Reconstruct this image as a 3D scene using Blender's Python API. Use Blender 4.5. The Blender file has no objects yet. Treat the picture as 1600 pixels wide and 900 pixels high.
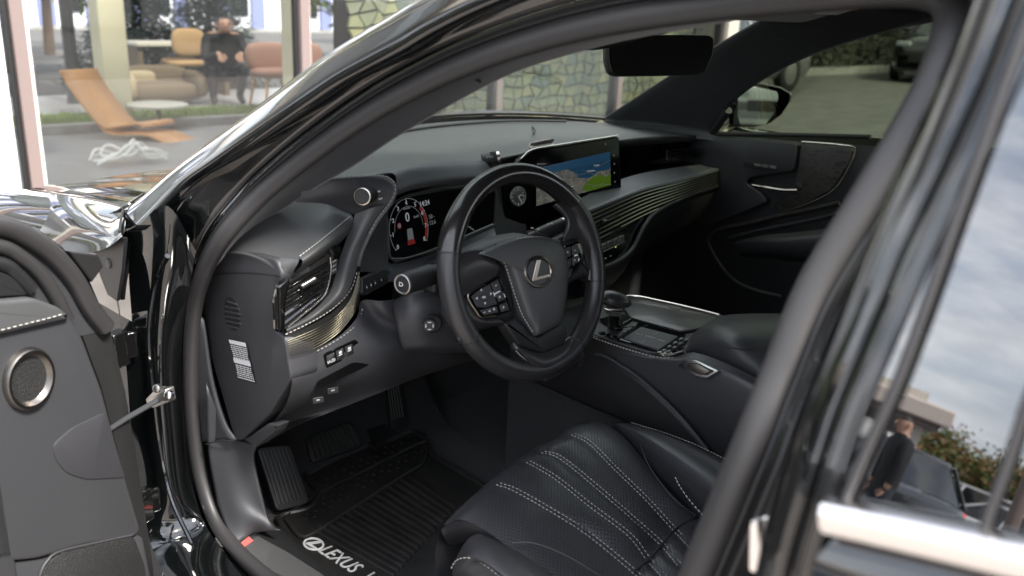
import bpy, bmesh, math, random
from mathutils import Vector, Matrix
random.seed(7)
V = Vector
SC = bpy.context.scene
COL = SC.collection

# ------------------------------------------------------------------ camera
CAM_POS = V((-1.38, -1.03, 1.28))
YAW, PITCH, ROLL, FPX = math.radians(44), math.radians(18), math.radians(2.65), 1368.0
_F = V((math.sin(YAW)*math.cos(PITCH), math.cos(YAW)*math.cos(PITCH), -math.sin(PITCH)))
_R0 = V((math.cos(YAW), -math.sin(YAW), 0)); _U0 = _R0.cross(_F)
_R = _R0*math.cos(ROLL) + _U0*math.sin(ROLL)
_U = _U0*math.cos(ROLL) - _R0*math.sin(ROLL)
cd = bpy.data.cameras.new('camera'); cam = bpy.data.objects.new('camera', cd); COL.objects.link(cam)
cam.matrix_world = Matrix(((_R.x, _U.x, -_F.x, CAM_POS.x), (_R.y, _U.y, -_F.y, CAM_POS.y), (_R.z, _U.z, -_F.z, CAM_POS.z), (0, 0, 0, 1)))
cd.sensor_width = 36; cd.lens = 36*FPX/1600; cd.clip_start = .02; cd.clip_end = 600
cd.dof.use_dof = True; cd.dof.focus_distance = 1.65; cd.dof.aperture_fstop = 4.0
SC.camera = cam

# ------------------------------------------------------------------ world, sun, exposure
SUN_EL, SUN_AZ = math.radians(50), math.radians(176)     # azimuth measured from +Y clockwise (towards +X)
w = bpy.data.worlds.new('World'); SC.world = w; w.use_nodes = True
nt = w.node_tree; N = nt.nodes; L = nt.links; N.clear()
out = N.new('ShaderNodeOutputWorld'); bg = N.new('ShaderNodeBackground'); sky = N.new('ShaderNodeTexSky')
sky.sky_type = 'NISHITA'; sky.sun_disc = False; sky.sun_elevation = SUN_EL; sky.sun_rotation = SUN_AZ
sky.air_density = 1.0; sky.dust_density = 1.5; sky.ozone_density = 1.5
tc = N.new('ShaderNodeTexCoord'); mp = N.new('ShaderNodeMapping'); mp.inputs['Scale'].default_value = (1.1, 1.1, 4.2)
ns = N.new('ShaderNodeTexNoise'); ns.inputs['Scale'].default_value = 2.3; ns.inputs['Detail'].default_value = 7; ns.inputs['Roughness'].default_value = .6; ns.inputs['Distortion'].default_value = .5
cr = N.new('ShaderNodeValToRGB'); cr.color_ramp.elements[0].position = .40; cr.color_ramp.elements[1].position = .60
cr.color_ramp.elements[0].color = (.42, .42, .42, 1); cr.color_ramp.elements[1].color = (1, 1, 1, 1)
ns2 = N.new('ShaderNodeTexNoise'); ns2.inputs['Scale'].default_value = 3.1; ns2.inputs['Detail'].default_value = 5
cr2 = N.new('ShaderNodeValToRGB'); cr2.color_ramp.elements[0].position = .35; cr2.color_ramp.elements[1].position = .7
cr2.color_ramp.elements[0].color = (4.6, 4.9, 5.6, 1); cr2.color_ramp.elements[1].color = (10.5, 10.6, 10.9, 1)
mx = N.new('ShaderNodeMixRGB')
L.new(tc.outputs['Generated'], mp.inputs['Vector']); L.new(mp.outputs['Vector'], ns.inputs['Vector']); L.new(mp.outputs['Vector'], ns2.inputs['Vector'])
L.new(ns.outputs['Fac'], cr.inputs['Fac']); L.new(ns2.outputs['Fac'], cr2.inputs['Fac'])
L.new(cr.outputs['Color'], mx.inputs['Fac']); L.new(sky.outputs['Color'], mx.inputs['Color1']); L.new(cr2.outputs['Color'], mx.inputs['Color2'])
L.new(mx.outputs['Color'], bg.inputs['Color']); bg.inputs['Strength'].default_value = .15
L.new(bg.outputs['Background'], out.inputs['Surface'])
sd = bpy.data.lights.new('sun', 'SUN'); so = bpy.data.objects.new('sun', sd); COL.objects.link(so)
sd.energy = 4.0; sd.angle = math.radians(12); sd.color = (1, .95, .88)
_sd = V((math.sin(SUN_AZ)*math.cos(SUN_EL), math.cos(SUN_AZ)*math.cos(SUN_EL), math.sin(SUN_EL)))
so.rotation_euler = _sd.to_track_quat('Z', 'Y').to_euler()
SC.view_settings.view_transform = 'Standard'; SC.view_settings.look = 'None'; SC.view_settings.gamma = 1
SC.view_settings.use_curve_mapping = False; SC.view_settings.exposure = 1.6
SC.render.engine = 'CYCLES'; SC.cycles.max_bounces = 8; SC.cycles.transparent_max_bounces = 16

# ------------------------------------------------------------------ measuring: photo pixel -> point on a real surface of the car
def ray(u, v): return _F + _R*((u-800)/FPX) - _U*((v-450)/FPX)
def at(u, v, x=None, y=None, z=None, d=None):
    r = ray(u, v)
    if d is not None: return CAM_POS + r*d
    i, k = (0, x) if x is not None else (1, y) if y is not None else (2, z)
    return CAM_POS + r*((k-CAM_POS[i])/r[i])
class Plane:
    """A flat face of the car: origin, normal towards the viewer side, in-plane axes."""
    def __init__(s, o, n, up=V((0, 0, 1))):
        s.o = V(o); s.n = V(n).normalized(); s.x = V(up).cross(s.n).normalized(); s.y = s.n.cross(s.x)
    @staticmethod
    def three(a, b, c):
        n = (b-a).cross(c-a).normalized()
        if n.dot(CAM_POS-a) < 0: n = -n
        return Plane(a, n)
    def at(s, u, v, h=0):
        r = ray(u, v); o = s.o+s.n*h; return CAM_POS + r*((o-CAM_POS).dot(s.n)/r.dot(s.n))
    def pt(s, a, b, h=0): return s.o+s.x*a+s.y*b+s.n*h
    def shift(s, h): p = Plane(s.o+s.n*h, s.n); p.x = s.x; p.y = s.y; return p
    def loc(s, p): q = p-s.o; return (q.dot(s.x), q.dot(s.y))
def side_x(z):                      # inner plane of the left door opening
    return -.80 if z < .90 else -.80+(z-.90)*.55
def side_o(z):                      # outer skin of the left side above and below the belt line
    return -.925 if z < .98 else -.925+(z-.98)*.25
def side(u, v, f=side_x, off=0):
    z = 1.0
    for _ in range(40):
        p = at(u, v, x=f(z)-off); z = .5*z+.5*min(max(p.z, -1), 2)
    return at(u, v, x=f(z)-off)

# ------------------------------------------------------------------ curves
def crom(P, n=8, closed=False):
    P = [V(p) for p in P]
    if len(P) < 3 and not closed:
        return [P[0].lerp(P[-1], i/n) for i in range(n+1)]
    out = []; m = len(P)
    for i in range(m if closed else m-1):
        p1, p2 = P[i], P[(i+1) % m]
        p0 = P[i-1] if (i > 0 or closed) else p1*2-p2
        p3 = P[(i+2) % m] if (i+2 < m or closed) else p2*2-p1
        for k in range(n):
            t = k/n
            out.append(.5*((2*p1)+(p2-p0)*t+(2*p0-5*p1+4*p2-p3)*t*t+(3*p1-p0-3*p2+p3)*t*t*t))
    if not closed: out.append(P[-1].copy())
    return out
def resample(P, n, closed=False):
    if closed: P = P+[P[0]]
    Ls = [0]
    for a, b in zip(P, P[1:]): Ls.append(Ls[-1]+(b-a).length)
    T = Ls[-1]; out = []; j = 0
    for i in range(n):
        s = T*i/(n if closed else n-1)
        while j < len(Ls)-2 and Ls[j+1] < s: j += 1
        seg = Ls[j+1]-Ls[j] or 1
        out.append(P[j].lerp(P[j+1], min(1, (s-Ls[j])/seg)))
    return out
def rcurve(P, n): return resample(crom(P, 12), n)

# ------------------------------------------------------------------ mesh builder
class MB:
    def __init__(s): s.v = []; s.f = []
    def add(s, vs, fs):
        o = len(s.v); s.v += [tuple(p) for p in vs]; s.f += [tuple(i+o for i in f) for f in fs]; return s
    def grid(s, rows, cu=False, cv=False):
        m, n = len(rows), len(rows[0]); fs = []
        for i in range(m if cv else m-1):
            for j in range(n if cu else n-1):
                a, b = (i+1) % m, (j+1) % n
                fs.append((i*n+j, i*n+b, a*n+b, a*n+j))
        return s.add([p for r in rows for p in r], fs)
    def patch(s, rows, nu=6, nv=6):
        R = [crom(r, nu) for r in rows]
        C = list(zip(*R)); C = [crom(list(c), nv) for c in C]
        return s.grid(C)
    def tube(s, P, r, n=10, closed=False, caps=True, squash=1, up=None):
        """round section of radius r (number or list) swept along P"""
        P = [V(p) for p in P]; m = len(P); rows = []; ref = V(up) if up else None
        for i in range(m):
            t = (P[(i+1) % m]-P[i-1]) if closed else (P[min(i+1, m-1)]-P[max(i-1, 0)])
            t.normalize()
            if ref is None: ref = t.orthogonal()
            a = (ref-t*ref.dot(t)).normalized()
            if not up: ref = a
            b = t.cross(a); rr = r[i] if isinstance(r, (list, tuple)) else r
            rows.append([P[i]+a*(rr*math.cos(k*2*math.pi/n))+b*(rr*squash*math.sin(k*2*math.pi/n)) for k in range(n)])
        o = len(s.v); s.grid(rows, cu=True, cv=closed)
        if caps and not closed:
            s.f.append(tuple(o+k for k in range(n))[::-1]); s.f.append(tuple(o+(m-1)*n+k for k in range(n)))
        return s
    def sweep(s, P, prof, nrm, closed=False, caps=True):
        """2D profile (a along nrm x tangent, b along nrm) swept along P; nrm: Vector or list"""
        m = len(P); rows = []
        for i in range(m):
            t = (P[(i+1) % m]-P[i-1]) if closed else (P[min(i+1, m-1)]-P[max(i-1, 0)])
            t = t.normalized(); nn = V(nrm[i] if isinstance(nrm, list) else nrm); nn = (nn-t*nn.dot(t)).normalized(); b = nn.cross(t)
            rows.append([P[i]+b*a+nn*c for a, c in prof])
        o = len(s.v); n = len(prof); s.grid(rows, cu=True, cv=closed)
        if caps and not closed:
            s.f.append(tuple(o+k for k in range(n))[::-1]); s.f.append(tuple(o+(m-1)*n+k for k in range(n)))
        return s
    def prism(s, poly, nrm, h, h0=0, inset=0, steps=1):
        """polygon extruded from h0 to h along nrm with a rounded top edge of size inset"""
        nrm = V(nrm).normalized(); P = [V(p) for p in poly]; n = len(P); c = sum(P, V())/n
        def off(d):
            if d == 0: return P
            o = []
            for i in range(n):
                e1 = (P[i]-P[i-1]); e2 = (P[(i+1) % n]-P[i])
                if e1.length < 1e-7: e1 = e2
                if e2.length < 1e-7: e2 = e1
                k1 = nrm.cross(e1).normalized(); k2 = nrm.cross(e2).normalized(); k = k1+k2
                k = k.normalized() if k.length > 1e-6 else k1
                o.append(P[i]+k*min(d/max(.4, k.dot(k1)), 3*d)*s._sgn)
            return o
        ar = sum(((P[i]-c).cross(P[(i+1) % n]-c) for i in range(n)), V()).dot(nrm); s._sgn = 1 if ar > 0 else -1
        rings = [[p+nrm*h0 for p in P]]
        if inset and h > h0:
            for k in range(steps+1):
                a = math.pi/2*k/max(1, steps) if steps > 0 else 0
                rings.append([p+nrm*(h-inset+inset*math.sin(a)) for p in off(inset*(1-math.cos(a)))])
        else: rings.append([p+nrm*h for p in P])
        o = len(s.v); s.grid(rings, cu=True)
        s.f.append(tuple(o+(len(rings)-1)*n+k for k in range(n))); s.f.append(tuple(o+k for k in range(n))[::-1])
        return s
    def box(s, c, ax, ay, az):
        """centre and three half-axis vectors"""
        c, ax, ay, az = V(c), V(ax), V(ay), V(az)
        vs = [c+ax*i+ay*j+az*k for i in (-1, 1) for j in (-1, 1) for k in (-1, 1)]
        return s.add(vs, [(0, 1, 3, 2), (4, 6, 7, 5), (0, 4, 5, 1), (2, 3, 7, 6), (0, 2, 6, 4), (1, 5, 7, 3)])
    def abox(s, x0, x1, y0, y1, z0, z1):
        return s.box(((x0+x1)/2, (y0+y1)/2, (z0+z1)/2), ((x1-x0)/2, 0, 0), (0, (y1-y0)/2, 0), (0, 0, (z1-z0)/2))
    def lathe(s, o, ax, prof, n=24, caps=True):
        """prof: (radius, height along ax)"""
        o, ax = V(o), V(ax).normalized(); a = ax.orthogonal().normalized(); b = ax.cross(a)
        rows = [[o+ax*h+(a*math.cos(k*2*math.pi/n)+b*math.sin(k*2*math.pi/n))*max(r, 1e-5) for k in range(n)] for r, h in prof]
        i = len(s.v); s.grid(rows, cu=True)
        if caps: s.f.append(tuple(i+k for k in range(n))[::-1]); s.f.append(tuple(i+(len(rows)-1)*n+k for k in range(n)))
        return s
    def build(s, name, m, parent=None, smooth=True, sub=0, bevel=0, solid=0, seg=2, angle=40, off=-1, fix=True, **props):
        me = bpy.data.meshes.new(name); me.from_pydata(s.v, [], s.f); me.validate()
        if fix:
            bm = bmesh.new(); bm.from_mesh(me); bmesh.ops.remove_doubles(bm, verts=bm.verts, dist=1e-6)
            bmesh.ops.recalc_face_normals(bm, faces=bm.faces); bm.to_mesh(me); bm.free()
        o = bpy.data.objects.new(name, me); COL.objects.link(o)
        if m: me.materials.append(MAT[m])
        if smooth:
            me.polygons.foreach_set('use_smooth', [True]*len(me.polygons))
            try: me.set_sharp_from_angle(angle=math.radians(angle))
            except Exception: pass
        if solid: q = o.modifiers.new('solid', 'SOLIDIFY'); q.thickness = solid; q.offset = off
        if bevel: q = o.modifiers.new('bevel', 'BEVEL'); q.width = bevel; q.segments = seg; q.limit_method = 'ANGLE'; q.angle_limit = math.radians(35)
        if sub: q = o.modifiers.new('sub', 'SUBSURF'); q.levels = sub; q.render_levels = sub
        if parent: o.parent = parent
        for k, x in props.items(): o[k] = x
        return o
def empty(name, loc, label=None, cat=None, group=None):
    o = bpy.data.objects.new(name, None); COL.objects.link(o); o.location = loc
    if label: o['label'] = label
    if cat: o['category'] = cat
    if group: o['group'] = group
    return o
def stitch(name, P, nrm, parent, r=.0009, ln=.0045, gap=.0022, m='thread'):
    """a row of single stitches lying on a seam"""
    C = crom(P, 10); T = sum((b-a).length for a, b in zip(C, C[1:])); n = max(2, int(T/(ln+gap))); Q = resample(C, n*6+1); b = MB()
    for i in range(n):
        a, c = Q[i*6], Q[i*6+4]; mid = (a+c)/2; k = (V(nrm(mid)) if callable(nrm) else V(nrm)).normalized()*r*.5
        b.tube([a, a.lerp(c, .2)+k, a.lerp(c, .8)+k, c], [r*.4, r, r, r*.4], n=5)
    return b.build(name, m, parent, kind='stuff')
def text(name, body, pl, p, size, m, parent, ext=.0004, rot=0, align='CENTER', h=.0004, sx=1, shear=0, xdir=None):
    cu = bpy.data.curves.new('t', 'FONT'); cu.body = body; cu.size = size; cu.extrude = ext; cu.align_x = align; cu.align_y = 'CENTER'; cu.shear = shear; cu.resolution_u = 3
    t = bpy.data.objects.new('t', cu); COL.objects.link(t); bpy.context.view_layer.update()
    me = bpy.data.meshes.new_from_object(t.evaluated_get(bpy.context.evaluated_depsgraph_get())); bpy.data.objects.remove(t); bpy.data.curves.remove(cu)
    X = V(xdir).normalized() if xdir else pl.x*math.cos(rot)+pl.y*math.sin(rot); Y = pl.n.cross(X); c = p+pl.n*h
    for q in me.vertices: q.co = c+X*q.co.x*sx+Y*q.co.y+pl.n*q.co.z
    me.name = name; o = bpy.data.objects.new(name, me); COL.objects.link(o); me.materials.clear(); me.materials.append(MAT[m]); o.parent = parent
    return o
def smoothpoly(px, f, n=5): return crom([f(u, v) for u, v in px], n, closed=True)
def hard(px, f): return [f(u, v) for u, v in px]
def roundpoly(P, r, n=4):
    """polygon with its corners rounded by r"""
    out = []; m = len(P)
    for i in range(m):
        p, a, b = P[i], P[i-1], P[(i+1) % m]; da = (a-p); db = (b-p); ra = min(r, da.length*.45); rb = min(r, db.length*.45)
        s, e = p+da.normalized()*ra, p+db.normalized()*rb
        for k in range(n+1):
            t = k/n; out.append(s*(1-t)**2+p*2*t*(1-t)+e*t*t)
    return out
# ------------------------------------------------------------------ materials
MAT = {}
def mat(name, col, rough=.5, metal=0, bump=None, coat=0, spec=.5, emit=None, es=1, var=0, vscale=6, sheen=0, rvar=0, aniso=0):
    """bump: (kind, scale, strength, distance)"""
    m = bpy.data.materials.new(name); m.use_nodes = True; nt = m.node_tree; b = nt.nodes['Principled BSDF']; I = b.inputs
    I['Base Color'].default_value = (*col, 1); I['Roughness'].default_value = rough; I['Metallic'].default_value = metal
    I['Coat Weight'].default_value = coat; I['Coat Roughness'].default_value = .03; I['Specular IOR Level'].default_value = spec
    I['Sheen Weight'].default_value = sheen; I['Sheen Roughness'].default_value = .4
    if emit: I['Emission Color'].default_value = (*emit, 1); I['Emission Strength'].default_value = es
    tc = nt.nodes.new('ShaderNodeTexCoord')
    def noise(sc, det=5):
        n = nt.nodes.new('ShaderNodeTexNoise'); n.inputs['Scale'].default_value = sc; n.inputs['Detail'].default_value = det
        nt.links.new(tc.outputs['Object'], n.inputs['Vector']); return n
    if var:
        n = noise(vscale); r = nt.nodes.new('ShaderNodeValToRGB'); e = r.color_ramp.elements; e[0].position = .3; e[1].position = .7
        e[0].color = (*[c*(1-var) for c in col], 1); e[1].color = (*[min(1, c*(1+var)) for c in col], 1)
        nt.links.new(n.outputs['Fac'], r.inputs['Fac']); nt.links.new(r.outputs['Color'], I['Base Color'])
    if rvar:
        n = noise(vscale*2, 6); q = nt.nodes.new('ShaderNodeMapRange'); q.inputs['To Min'].default_value = max(0, rough-rvar); q.inputs['To Max'].default_value = rough+rvar
        nt.links.new(n.outputs['Fac'], q.inputs['Value']); nt.links.new(q.outputs['Result'], I['Roughness'])
    if bump:
        k, sc, st, ds = bump
        if k == 'vor':
            n = nt.nodes.new('ShaderNodeTexVoronoi'); n.inputs['Scale'].default_value = sc; n.feature = 'F1'; o = n.outputs['Distance']
            nt.links.new(tc.outputs['Object'], n.inputs['Vector'])
        else: n = noise(sc, 6); o = n.outputs['Fac']
        bp = nt.nodes.new('ShaderNodeBump'); bp.inputs['Strength'].default_value = st; bp.inputs['Distance'].default_value = ds
        nt.links.new(o, bp.inputs['Height']); nt.links.new(bp.outputs['Normal'], I['Normal'])
    MAT[name] = m; return m
def glassmat(name, tint, refl=1.0, rough=0.0, ior=1.5):
    """thin sheet of glass: tinted see-through plus Fresnel mirror"""
    m = bpy.data.materials.new(name); m.use_nodes = True; nt = m.node_tree; nt.nodes.clear()
    o = nt.nodes.new('ShaderNodeOutputMaterial'); mx = nt.nodes.new('ShaderNodeMixShader'); t = nt.nodes.new('ShaderNodeBsdfTransparent'); g = nt.nodes.new('ShaderNodeBsdfGlossy')
    fr = nt.nodes.new('ShaderNodeFresnel'); fr.inputs['IOR'].default_value = ior; t.inputs['Color'].default_value = (*tint, 1); g.inputs['Roughness'].default_value = rough
    mu = nt.nodes.new('ShaderNodeMath'); mu.operation = 'MULTIPLY'; mu.inputs[1].default_value = refl; mu.use_clamp = True
    nt.links.new(fr.outputs[0], mu.inputs[0]); nt.links.new(mu.outputs[0], mx.inputs[0]); nt.links.new(t.outputs[0], mx.inputs[1]); nt.links.new(g.outputs[0], mx.inputs[2]); nt.links.new(mx.outputs[0], o.inputs[0])
    MAT[name] = m; return m
LE = ('vor', 900, .18, .0006)
mat('leather', (.026, .026, .029), .38, bump=LE, rvar=.06, vscale=9)
mat('leather_dash', (.056, .057, .058), .46, bump=('vor', 800, .2, .0006), rvar=.05, vscale=7)
mat('leather_wheel', (.024, .023, .024), .33, bump=('vor', 1100, .12, .0005), rvar=.05, vscale=14)
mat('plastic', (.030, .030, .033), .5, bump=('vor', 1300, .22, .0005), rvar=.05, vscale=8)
mat('plastic_door', (.034, .0345, .0375), .5, bump=('vor', 1100, .2, .0006), rvar=.04, vscale=6)
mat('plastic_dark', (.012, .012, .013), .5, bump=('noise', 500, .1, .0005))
mat('gloss_black', (.004, .004, .004), .06, coat=1)
mat('paint', (.0025, .003, .0032), .07, coat=1)
mat('rubber', (.027, .0255, .026), .5, bump=('noise', 300, .06, .001), rvar=.06)
mat('rubber_dark', (.010, .010, .010), .55)
mat('mat_rubber', (.019, .018, .017), .45, bump=('noise', 400, .12, .001), var=.3, vscale=20, rvar=.1)
mat('suede', (.012, .0135, .016), .95, sheen=.3, bump=('noise', 900, .25, .0008), var=.15, vscale=40)
mat('carpet', (.013, .013, .014), 1, bump=('noise', 420, .9, .004), sheen=.15)
mat('metal', (.62, .57, .52), .26, metal=1)
mat('bronze', (.30, .265, .235), .3, metal=1)
mat('champagne', (.12, .11, .082), .32, metal=1)
mat('steel', (.35, .34, .33), .38, metal=1, rvar=.1)
mat('chrome', (.85, .85, .86), .1, metal=1)
mat('silver_trim', (.75, .73, .72), .22, metal=1)
mat('mirror', (.75, .78, .76), .01, metal=1)
mat('thread', (.36, .345, .32), .8)
mat('print', (.60, .60, .59), .6)
mat('print_dim', (.30, .30, .30), .6)
mat('label_white', (.62, .62, .62), .5)
mat('red_tape', (.55, .10, .09), .5)
mat('film', (.055, .055, .055), .25, coat=.6, bump=('noise', 60, .3, .002))
mat('lcd_black', (.003, .003, .004), .12, spec=.15)
mat('lcd_white', (.02, .02, .02), .4, emit=(.8, .85, .9), es=0.081)
mat('lcd_dim', (.02, .02, .02), .4, emit=(.4, .42, .45), es=0.059)
mat('lcd_red', (.05, 0, 0), .4, emit=(.45, .03, .03), es=0.059)
mat('lcd_blue', (0, .02, .05), .2, emit=(.05, .16, .30), es=0.05)
mat('lcd_green', (.02, .05, 0), .2, emit=(.20, .36, .04), es=0.062)
mat('lcd_sky', (.0, .03, .06), .2, emit=(.05, .17, .35), es=0.053)
mat('amber', (.3, .2, .02), .3, emit=(.5, .8, .1), es=.5)
def woodmat():
    m = mat('wood_dark', (.018, .015, .013), .42, coat=.15); nt = m.node_tree; b = nt.nodes['Principled BSDF']
    tc = nt.nodes.new('ShaderNodeTexCoord'); mp = nt.nodes.new('ShaderNodeMapping'); mp.inputs['Scale'].default_value = (3, 1, 3)
    wv = nt.nodes.new('ShaderNodeTexWave'); wv.inputs['Scale'].default_value = 26; wv.inputs['Distortion'].default_value = 7; wv.inputs['Detail'].default_value = 4; wv.inputs['Detail Scale'].default_value = 1.4
    r = nt.nodes.new('ShaderNodeValToRGB'); r.color_ramp.elements[0].color = (.007, .006, .006, 1); r.color_ramp.elements[1].color = (.042, .036, .032, 1)
    nt.links.new(tc.outputs['Object'], mp.inputs[0]); nt.links.new(mp.outputs[0], wv.inputs['Vector']); nt.links.new(wv.outputs['Fac'], r.inputs['Fac']); nt.links.new(r.outputs[0], b.inputs['Base Color'])
woodmat()
def perfmat():
    m = mat('leather_perf', (.030, .030, .033), .36, rvar=.05, vscale=9); nt = m.node_tree; b = nt.nodes['Principled BSDF']
    tc = nt.nodes.new('ShaderNodeTexCoord'); sep = nt.nodes.new('ShaderNodeSeparateXYZ'); nt.links.new(tc.outputs['Object'], sep.inputs[0])
    def mth(op, a, c=None):
        n = nt.nodes.new('ShaderNodeMath'); n.operation = op
        for i, q in enumerate((a, c)):
            if q is None: continue
            if isinstance(q, (int, float)): n.inputs[i].default_value = q
            else: nt.links.new(q, n.inputs[i])
        return n.outputs[0]
    K = 2*math.pi/.0072          # rows of punched holes every 5 mm on the diagonal
    sx = mth('COSINE', mth('MULTIPLY', mth('ADD', sep.outputs[0], sep.outputs[1]), K)); sy = mth('COSINE', mth('MULTIPLY', mth('SUBTRACT', sep.outputs[0], sep.outputs[1]), K))
    h = mth('MULTIPLY', mth('ADD', sx, sy), .5); hole = mth('SMOOTH_MIN' if False else 'GREATER_THAN', h, .62)
    mxr = nt.nodes.new('ShaderNodeMixRGB'); mxr.inputs[1].default_value = (.030, .030, .033, 1); mxr.inputs[2].default_value = (.001, .001, .001, 1)
    nt.links.new(hole, mxr.inputs[0]); nt.links.new(mxr.outputs[0], b.inputs['Base Color'])
    bp = nt.nodes.new('ShaderNodeBump'); bp.inputs['Strength'].default_value = .7; bp.inputs['Distance'].default_value = .0009; bp.invert = True
    nt.links.new(mth('MAXIMUM', h, .3), bp.inputs['Height']); nt.links.new(bp.outputs['Normal'], b.inputs['Normal'])
perfmat()
glassmat('windscreen', (.86, .93, .87), .55)
glassmat('side_glass', (.23, .26, .18), .3)
glassmat('rear_glass', (.10, .11, .11), 5.8)
glassmat('shop_glass', (.95, .95, .90), 2.2)
mat('amber_print', (.75, .42, .10), .6)
mat('asphalt', (.075, .074, .072), .85, var=.25, vscale=3, bump=('noise', 80, .4, .01))
mat('grille', (.012, .012, .012), .5, bump=('vor', 700, .9, .0012))
glassmat('pillar_gloss', (.008, .009, .010), 5.5)
mat('paint_metal', (.004, .0045, .006), .10, coat=1)
mat('paving', (.29, .26, .235), .8, var=.2, vscale=4, bump=('noise', 60, .3, .01))
mat('kerbstone', (.26, .26, .25), .85, var=.2, vscale=5)
mat('road_paint', (.6, .6, .58), .7, var=.2, vscale=12)
mat('shop_floor', (.30, .30, .31), .35, var=.1, vscale=2)
mat('cream', (.62, .58, .50), .7); mat('cream_col', (.68, .64, .46), .6); mat('ceil_grey', (.30, .33, .36), .6)
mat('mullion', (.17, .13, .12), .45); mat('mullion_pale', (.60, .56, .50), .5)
mat('lattice', (.03, .028, .026), .7)
mat('screen1', (.52, .56, .38), .35, var=.15); mat('screen2', (.64, .66, .38), .35, var=.15); mat('screen3', (.36, .44, .38), .35, var=.2); mat('screen4', (.76, .74, .40), .35, var=.15)
mat('plywood', (.62, .32, .13), .4, var=.15, vscale=3); mat('sofa_brown', (.14, .11, .075), .9); mat('sofa_tan', (.36, .30, .20), .9); mat('tan', (.45, .30, .16), .8); mat('pale', (.62, .60, .52), .5); mat('rust', (.36, .21, .165), .8)
mat('white_gloss', (.78, .78, .76), .4); mat('soil', (.10, .13, .04), 1); mat('grass', (.14, .24, .04), .8, var=.3, vscale=3)
mat('bark', (.09, .065, .05), .95, bump=('noise', 30, .6, .02)); mat('leaf1', (.20, .19, .045), .7, var=.35, vscale=2); mat('leaf2', (.10, .14, .04), .7, var=.35, vscale=2); mat('leaf3', (.24, .14, .05), .7, var=.35, vscale=1)
mat('spruce1', (.035, .065, .055), .75, var=.3); mat('spruce2', (.055, .085, .065), .75, var=.3)
mat('post_dark', (.03, .03, .032), .5); mat('white_wall', (.62, .64, .68), .7); mat('blue_panel', (.15, .18, .33), .6); mat('brick_red', (.32, .15, .11), .85)
mat('dark_glass', (.012, .015, .017), .05, coat=.5); mat('hedge', (.025, .030, .022), 1, var=.5, vscale=2); mat('hedge2', (.05, .055, .04), .9, var=.5, vscale=1.5)
mat('car_dark', (.012, .013, .016), .15, coat=1); mat('car_grey', (.20, .20, .21), .25, metal=.4, coat=1); mat('car_white', (.72, .72, .72), .3, coat=.8)
mat('lamp_glass', (.6, .62, .65), .1, coat=1); mat('tail_red', (.5, .02, .02), .15, coat=1, emit=(1, .03, .02), es=1.2)
mat('jacket', (.014, .015, .018), .8); mat('trousers', (.03, .035, .05), .85); mat('skin', (.42, .25, .18), .55); mat('hair', (.03, .02, .015), .6); mat('shoe', (.02, .018, .016), .5); mat('lips', (.35, .15, .12), .5)
mat('rim_gloss', (.014, .013, .013), .24, coat=.3)
mat('mirror_dim', (.09, .095, .095), .02, metal=1)
mat('ring_metal', (.20, .185, .17), .34, metal=1)
mat('canopy', (.60, .52, .46), .6)

def mapmat():
    """navigation screen: dark land with a fine net of streets, lit by the display itself"""
    m = mat('lcd_land', (.01, .01, .01), .2, spec=.2, emit=(.2, .2, .2), es=.11); nt = m.node_tree; b = nt.nodes['Principled BSDF']
    tc = nt.nodes.new('ShaderNodeTexCoord'); outs = []
    for sc, th in ((120, .035), (45, .02)):
        v = nt.nodes.new('ShaderNodeTexVoronoi'); v.feature = 'DISTANCE_TO_EDGE'; v.inputs['Scale'].default_value = sc; nt.links.new(tc.outputs['Object'], v.inputs['Vector'])
        q = nt.nodes.new('ShaderNodeMath'); q.operation = 'LESS_THAN'; q.inputs[1].default_value = th; nt.links.new(v.outputs['Distance'], q.inputs[0]); outs.append(q.outputs[0])
    n = nt.nodes.new('ShaderNodeTexNoise'); n.inputs['Scale'].default_value = 30; nt.links.new(tc.outputs['Object'], n.inputs['Vector'])
    r = nt.nodes.new('ShaderNodeValToRGB'); e = r.color_ramp.elements; e[0].position = .4; e[1].position = .6; e[0].color = (.12, .13, .13, 1); e[1].color = (.20, .20, .17, 1); nt.links.new(n.outputs['Fac'], r.inputs['Fac'])
    prev = r.outputs[0]
    for o_, c in zip(outs, ((.34, .35, .34, 1), (.50, .42, .24, 1))):
        x = nt.nodes.new('ShaderNodeMixRGB'); nt.links.new(o_, x.inputs[0]); nt.links.new(prev, x.inputs[1]); x.inputs[2].default_value = c; prev = x.outputs[0]
    nt.links.new(prev, b.inputs['Emission Color'])
mapmat()
mat('jamb_satin', (.004, .004, .0045), .22, spec=.4)
mat('champagne_bright', (.46, .43, .34), .28, metal=1)
# ------------------------------------------------------------------ THE CAR: shell
car = empty('car', (0, 0, 0), 'black sedan with its front door open, dark leather cabin in view', 'car')
UPV = V((0, 0, 1))
# --- rubber seal round the driver's door opening (one closed loop)
SEAL = [(470, 935), (420, 905), (372, 862), (336, 812), (313, 740), (301, 650), (298, 560), (304, 480), (322, 418), (352, 366), (400, 312), (450, 268), (500, 229), (560, 187), (620, 151), (700, 111), (780, 80), (860, 55), (940, 36), (1020, 22), (1100, 11), (1200, 0), (1300, -9), (1390, -16), (1455, -12), (1486, 10), (1482, 62), (1458, 130), (1421, 200), (1348, 322), (1271, 450), (1220, 575), (1170, 700), (1088, 900), (1052, 985)]
sealP = [side(u, v) for u, v in SEAL]
for k in range(6): sealP.append(sealP[len(SEAL)-1].lerp(sealP[0], (k+1)/7)+V((0, 0, -.25*math.sin(math.pi*(k+1)/7))))
sealC = resample(crom(sealP, 8, closed=True), 260, closed=True)
seal = MB().tube(sealC, .0125, n=14, closed=True, squash=1.25, up=(1, 0, 0)).build('door_seal', 'rubber', car)
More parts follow.
